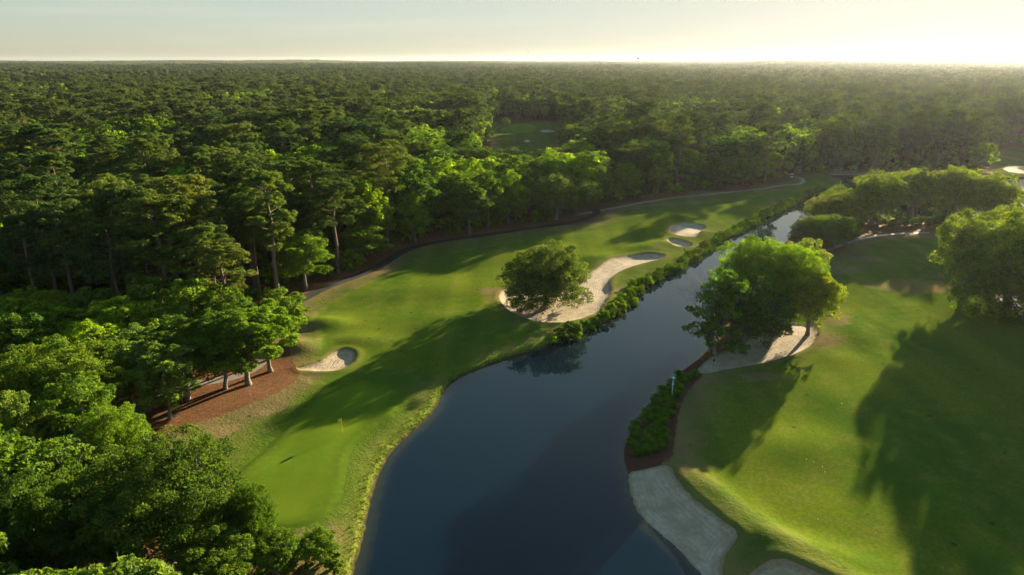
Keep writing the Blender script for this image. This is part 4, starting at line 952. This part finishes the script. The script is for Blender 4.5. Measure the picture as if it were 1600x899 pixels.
rd = [.13, .12, .13, .055, .095, .07, .085, .055, .04, .035, .085, .055, .04, .035, .06, .042, .03, .028, .06, .042, .03, .028]
skin('body', pts, ed, rd, M_SKIN, e)
b = MB(); b.tube([[0, 0, .93], [0, 0, 1.15], [0, .01, 1.35], [0, .01, 1.47]], [.155, .15, .175, .075], 12)
b.tube([[.12, .01, 1.42], [.21, .01, 1.38], [.28, -.02, 1.16]], [.07, .075, .062], 8); b.tube([[-.12, .01, 1.42], [-.21, .01, 1.38], [-.29, .02, 1.16]], [.07, .075, .062], 8); b.build('shirt', M_DARK, e)
b = MB(); b.tube([[0, 0, .86], [0, 0, .97]], [.16, .158], 12); b.tube([[.085, 0, .93], [.10, -.02, .50], [.11, .02, .08]], [.105, .08, .062], 8); b.tube([[-.085, 0, .93], [-.12, .03, .50], [-.14, .08, .08]], [.105, .08, .062], 8); b.build('trousers', M_WHITE, e)
b = MB(); b.ball((0, .015, 1.70), (.10, .11, .09), 10, 7); b.build('hair', M_HAIR, e)
# golf cart parked by the path loop
x, y, z = base(1237, 279); e = tag(empty('golf_cart', (x, y, z+.02), 1.2), 'white golf cart parked in the shade at the path loop', 'golf cart')
b = MB(); b.box((0, 0, .50), (2.3, 1.12, .22)); b.box((.92, 0, .72), (.46, 1.08, .42)); b.box((-.85, 0, .78), (.6, 1.1, .42)); b.build('body', M_WHITE, e, False)
b = MB(); b.box((0, 0, 1.86), (1.75, 1.18, .07)); b.box((0, 0, 1.91), (1.5, 1.0, .05)); b.build('roof', M_WHITE, e, False)
for sx_ in (.78, -.75):
    for sy_ in (-.52, .52): b = MB(); b.tube([[sx_, sy_, .85], [sx_*.97, sy_, 1.84]], [.025, .025], 6); b.build('roof_post', M_DARK, e)
for sx_ in (.78, -.72):
    for sy_ in (-.55, .55): b = MB(); b.tube([[sx_, sy_-.09, .24], [sx_, sy_+.09, .24]], [.24, .24], 14); b.tube([[sx_, sy_+.09, .24], [sx_, sy_-.09, .24]], [.24, .24], 14); b.build('wheel', M_RUB, e)
b = MB(); b.box((-.25, 0, .80), (.55, 1.05, .16)); b.box((-.52, 0, 1.12), (.12, 1.05, .5)); b.build('seat', M_DARK, e, False)
b = MB(); b.box((.74, 0, 1.28), (.03, 1.02, .85)); b.build('windscreen', M_STEEL, e, False)
# low footbridge across the head of the channel
xa, ya, za = base(1296, 273.5); x2, y2 = g(1432, 271.5, 1.2); x2 = float(x2); y2 = float(y2); Lb = math.hypot(x2-xa, y2-ya); an = math.atan2(y2-ya, x2-xa)
e = tag(empty('footbridge', (xa, ya, 0), an), 'low wooden footbridge crossing the water at the head of the channel', 'footbridge')
npk = 250; b = MB(); b.box((0, 0, 1.22), (.9*Lb/npk, 2.2, .05)); dk0 = b.build('plank', M_WOOD, e, False); dk0.location.x = Lb/npk*.5
for i_ in range(1, npk): o = dk0.copy(); COL.objects.link(o); o.location.x = Lb/npk*(i_+.5); o.location.z = .003*(i_ % 3)
for yy in (-.8, .8): b = MB(); b.box((Lb/2, yy, 1.05), (Lb, .12, .26)); b.build('beam', M_WOOD, e, False)
for yy in (-1.05, 1.05):
    b = MB(); b.box((Lb/2, yy, 2.22), (Lb, .10, .06)); b.build('handrail', M_WOOD, e, False)
    b = MB(); b.box((Lb/2, yy, 1.75), (Lb, .05, .08)); b.build('rail', M_WOOD, e, False)
    npost = int(Lb/2.2)
    b = MB(); b.box((0, 0, .8), (.12, .12, 2.9)); p0 = b.build('post', M_WOOD, e, False); p0.location = (0, yy*1.03+.0, 0)
    for i_ in range(1, npost+1): o = p0.copy(); COL.objects.link(o); o.location = (Lb*i_/npost, yy*1.03, 0)
# white tee sign beyond the bridge
x, y, z = base(1308, 270); e = tag(empty('tee_sign', (x, y, z), .1), 'small round white sign on a short post behind the footbridge', 'sign')
b = MB(); b.tube([[0, 0, -.2], [0, 0, 1.5]], [.04, .04], 6); b.build('post', M_WOOD, e)
b = MB(); b.tube([[0, -.03, 1.75], [0, .03, 1.75]], [.42, .42], 16); b.tube([[0, .03, 1.75], [0, -.03, 1.75]], [.42, .42], 16); b.build('board', M_WHITE, e)
# mast and water tower on the skyline
x, y = g(825, 96, 22); k_ = 2500/float(y); x *= k_; y = 2500.; e = tag(empty('radio_mast', (float(x), y, .6), 0, (1.4, 1.4, 1.06)), 'thin red and white lattice mast rising above the horizon', 'radio mast')
b = MB()
for i_ in range(3):
    a = i_*2.094; b.tube([[math.cos(a)*.7, math.sin(a)*.7, 0], [math.cos(a)*.5, math.sin(a)*.5, 72]], [.07, .05], 5)
for j in range(24):
    for i_ in range(3):
        a, a2 = i_*2.094, (i_+1)*2.094; b.tube([[math.cos(a)*.65, math.sin(a)*.65, j*3], [math.cos(a2)*.62, math.sin(a2)*.62, j*3+3]], [.035, .035], 4)
b.build('lattice', M_STEEL, e)
for zz in (46, 55, 64, 71): b = MB(); b.tube([[0, 0, zz], [0, 0, zz+3.2]], [.75, .75], 6); b.build('red_band', M_RED, e)
x, y = g(997, 96, 22); k_ = 3300/float(y); x *= k_; e = tag(empty('water_tower', (float(x), 3300., .6)), 'small dark water tower standing out above the horizon', 'water tower')
b = MB(); b.ball((0, 0, 55.5), (6.5, 6.5, 4.6), 18, 10); b.build('tank', M_DARK, e)
b = MB(); b.tube([[0, 0, 0], [0, 0, 30], [0, 0, 52]], [1.0, .8, .9], 12); b.build('stem', M_DARK, e)
# golf balls on the right fairway
b = MB(); b.ball((0, 0, 0), .055, 10, 8); gb0 = b.build('golf_ball', M_BALL)
for i_, (px_, py_, lb) in enumerate([(1260, 718, 'upper left ball of the cluster on the sunny turf'), (1271, 722, 'ball in the middle of the cluster on the sunny turf'), (1285, 730, 'ball at the right end of the cluster on the sunny turf'), (1289, 738, 'lowest ball of the cluster on the sunny turf'),
        (1192, 797, 'lone white ball above the big lakeside bunker'), (1278, 812, 'lone white ball low on the sunny turf'), (1369, 833, 'white ball at the border of the large shade'), (1315, 631, 'white ball high on the fairway near the large shade')]):
    o = gb0 if i_ == 0 else gb0.copy()
    if i_: COL.objects.link(o)
    x, y, z = base(px_, py_); o.location = (x, y, z+.05); tag(o, lb, 'golf ball', 'golf balls on the right fairway')

# ------------------------------------------------------------------ haze
HT = 84.0
b = MB(); b.box((0, 0, (HT-3.5)/2), (25200, 25800, HT+3.5)); hz = b.build('haze', None, smooth=False); hz.data.materials.clear()
hz.location = (0, 300, 0)
t = NT('haze_air'); v = t.n('ShaderNodeVolumePrincipled'); v.inputs['Color'].default_value = (.86, .92, 1, 1); v.inputs['Density'].default_value = .000025; v.inputs['Anisotropy'].default_value = .60
t.t.links.new(v.outputs[0], t.out.inputs['Volume']); hz.data.materials.append(t.m); tag(hz, None, None, None, 'stuff')
t.m.cycles.homogeneous_volume = True
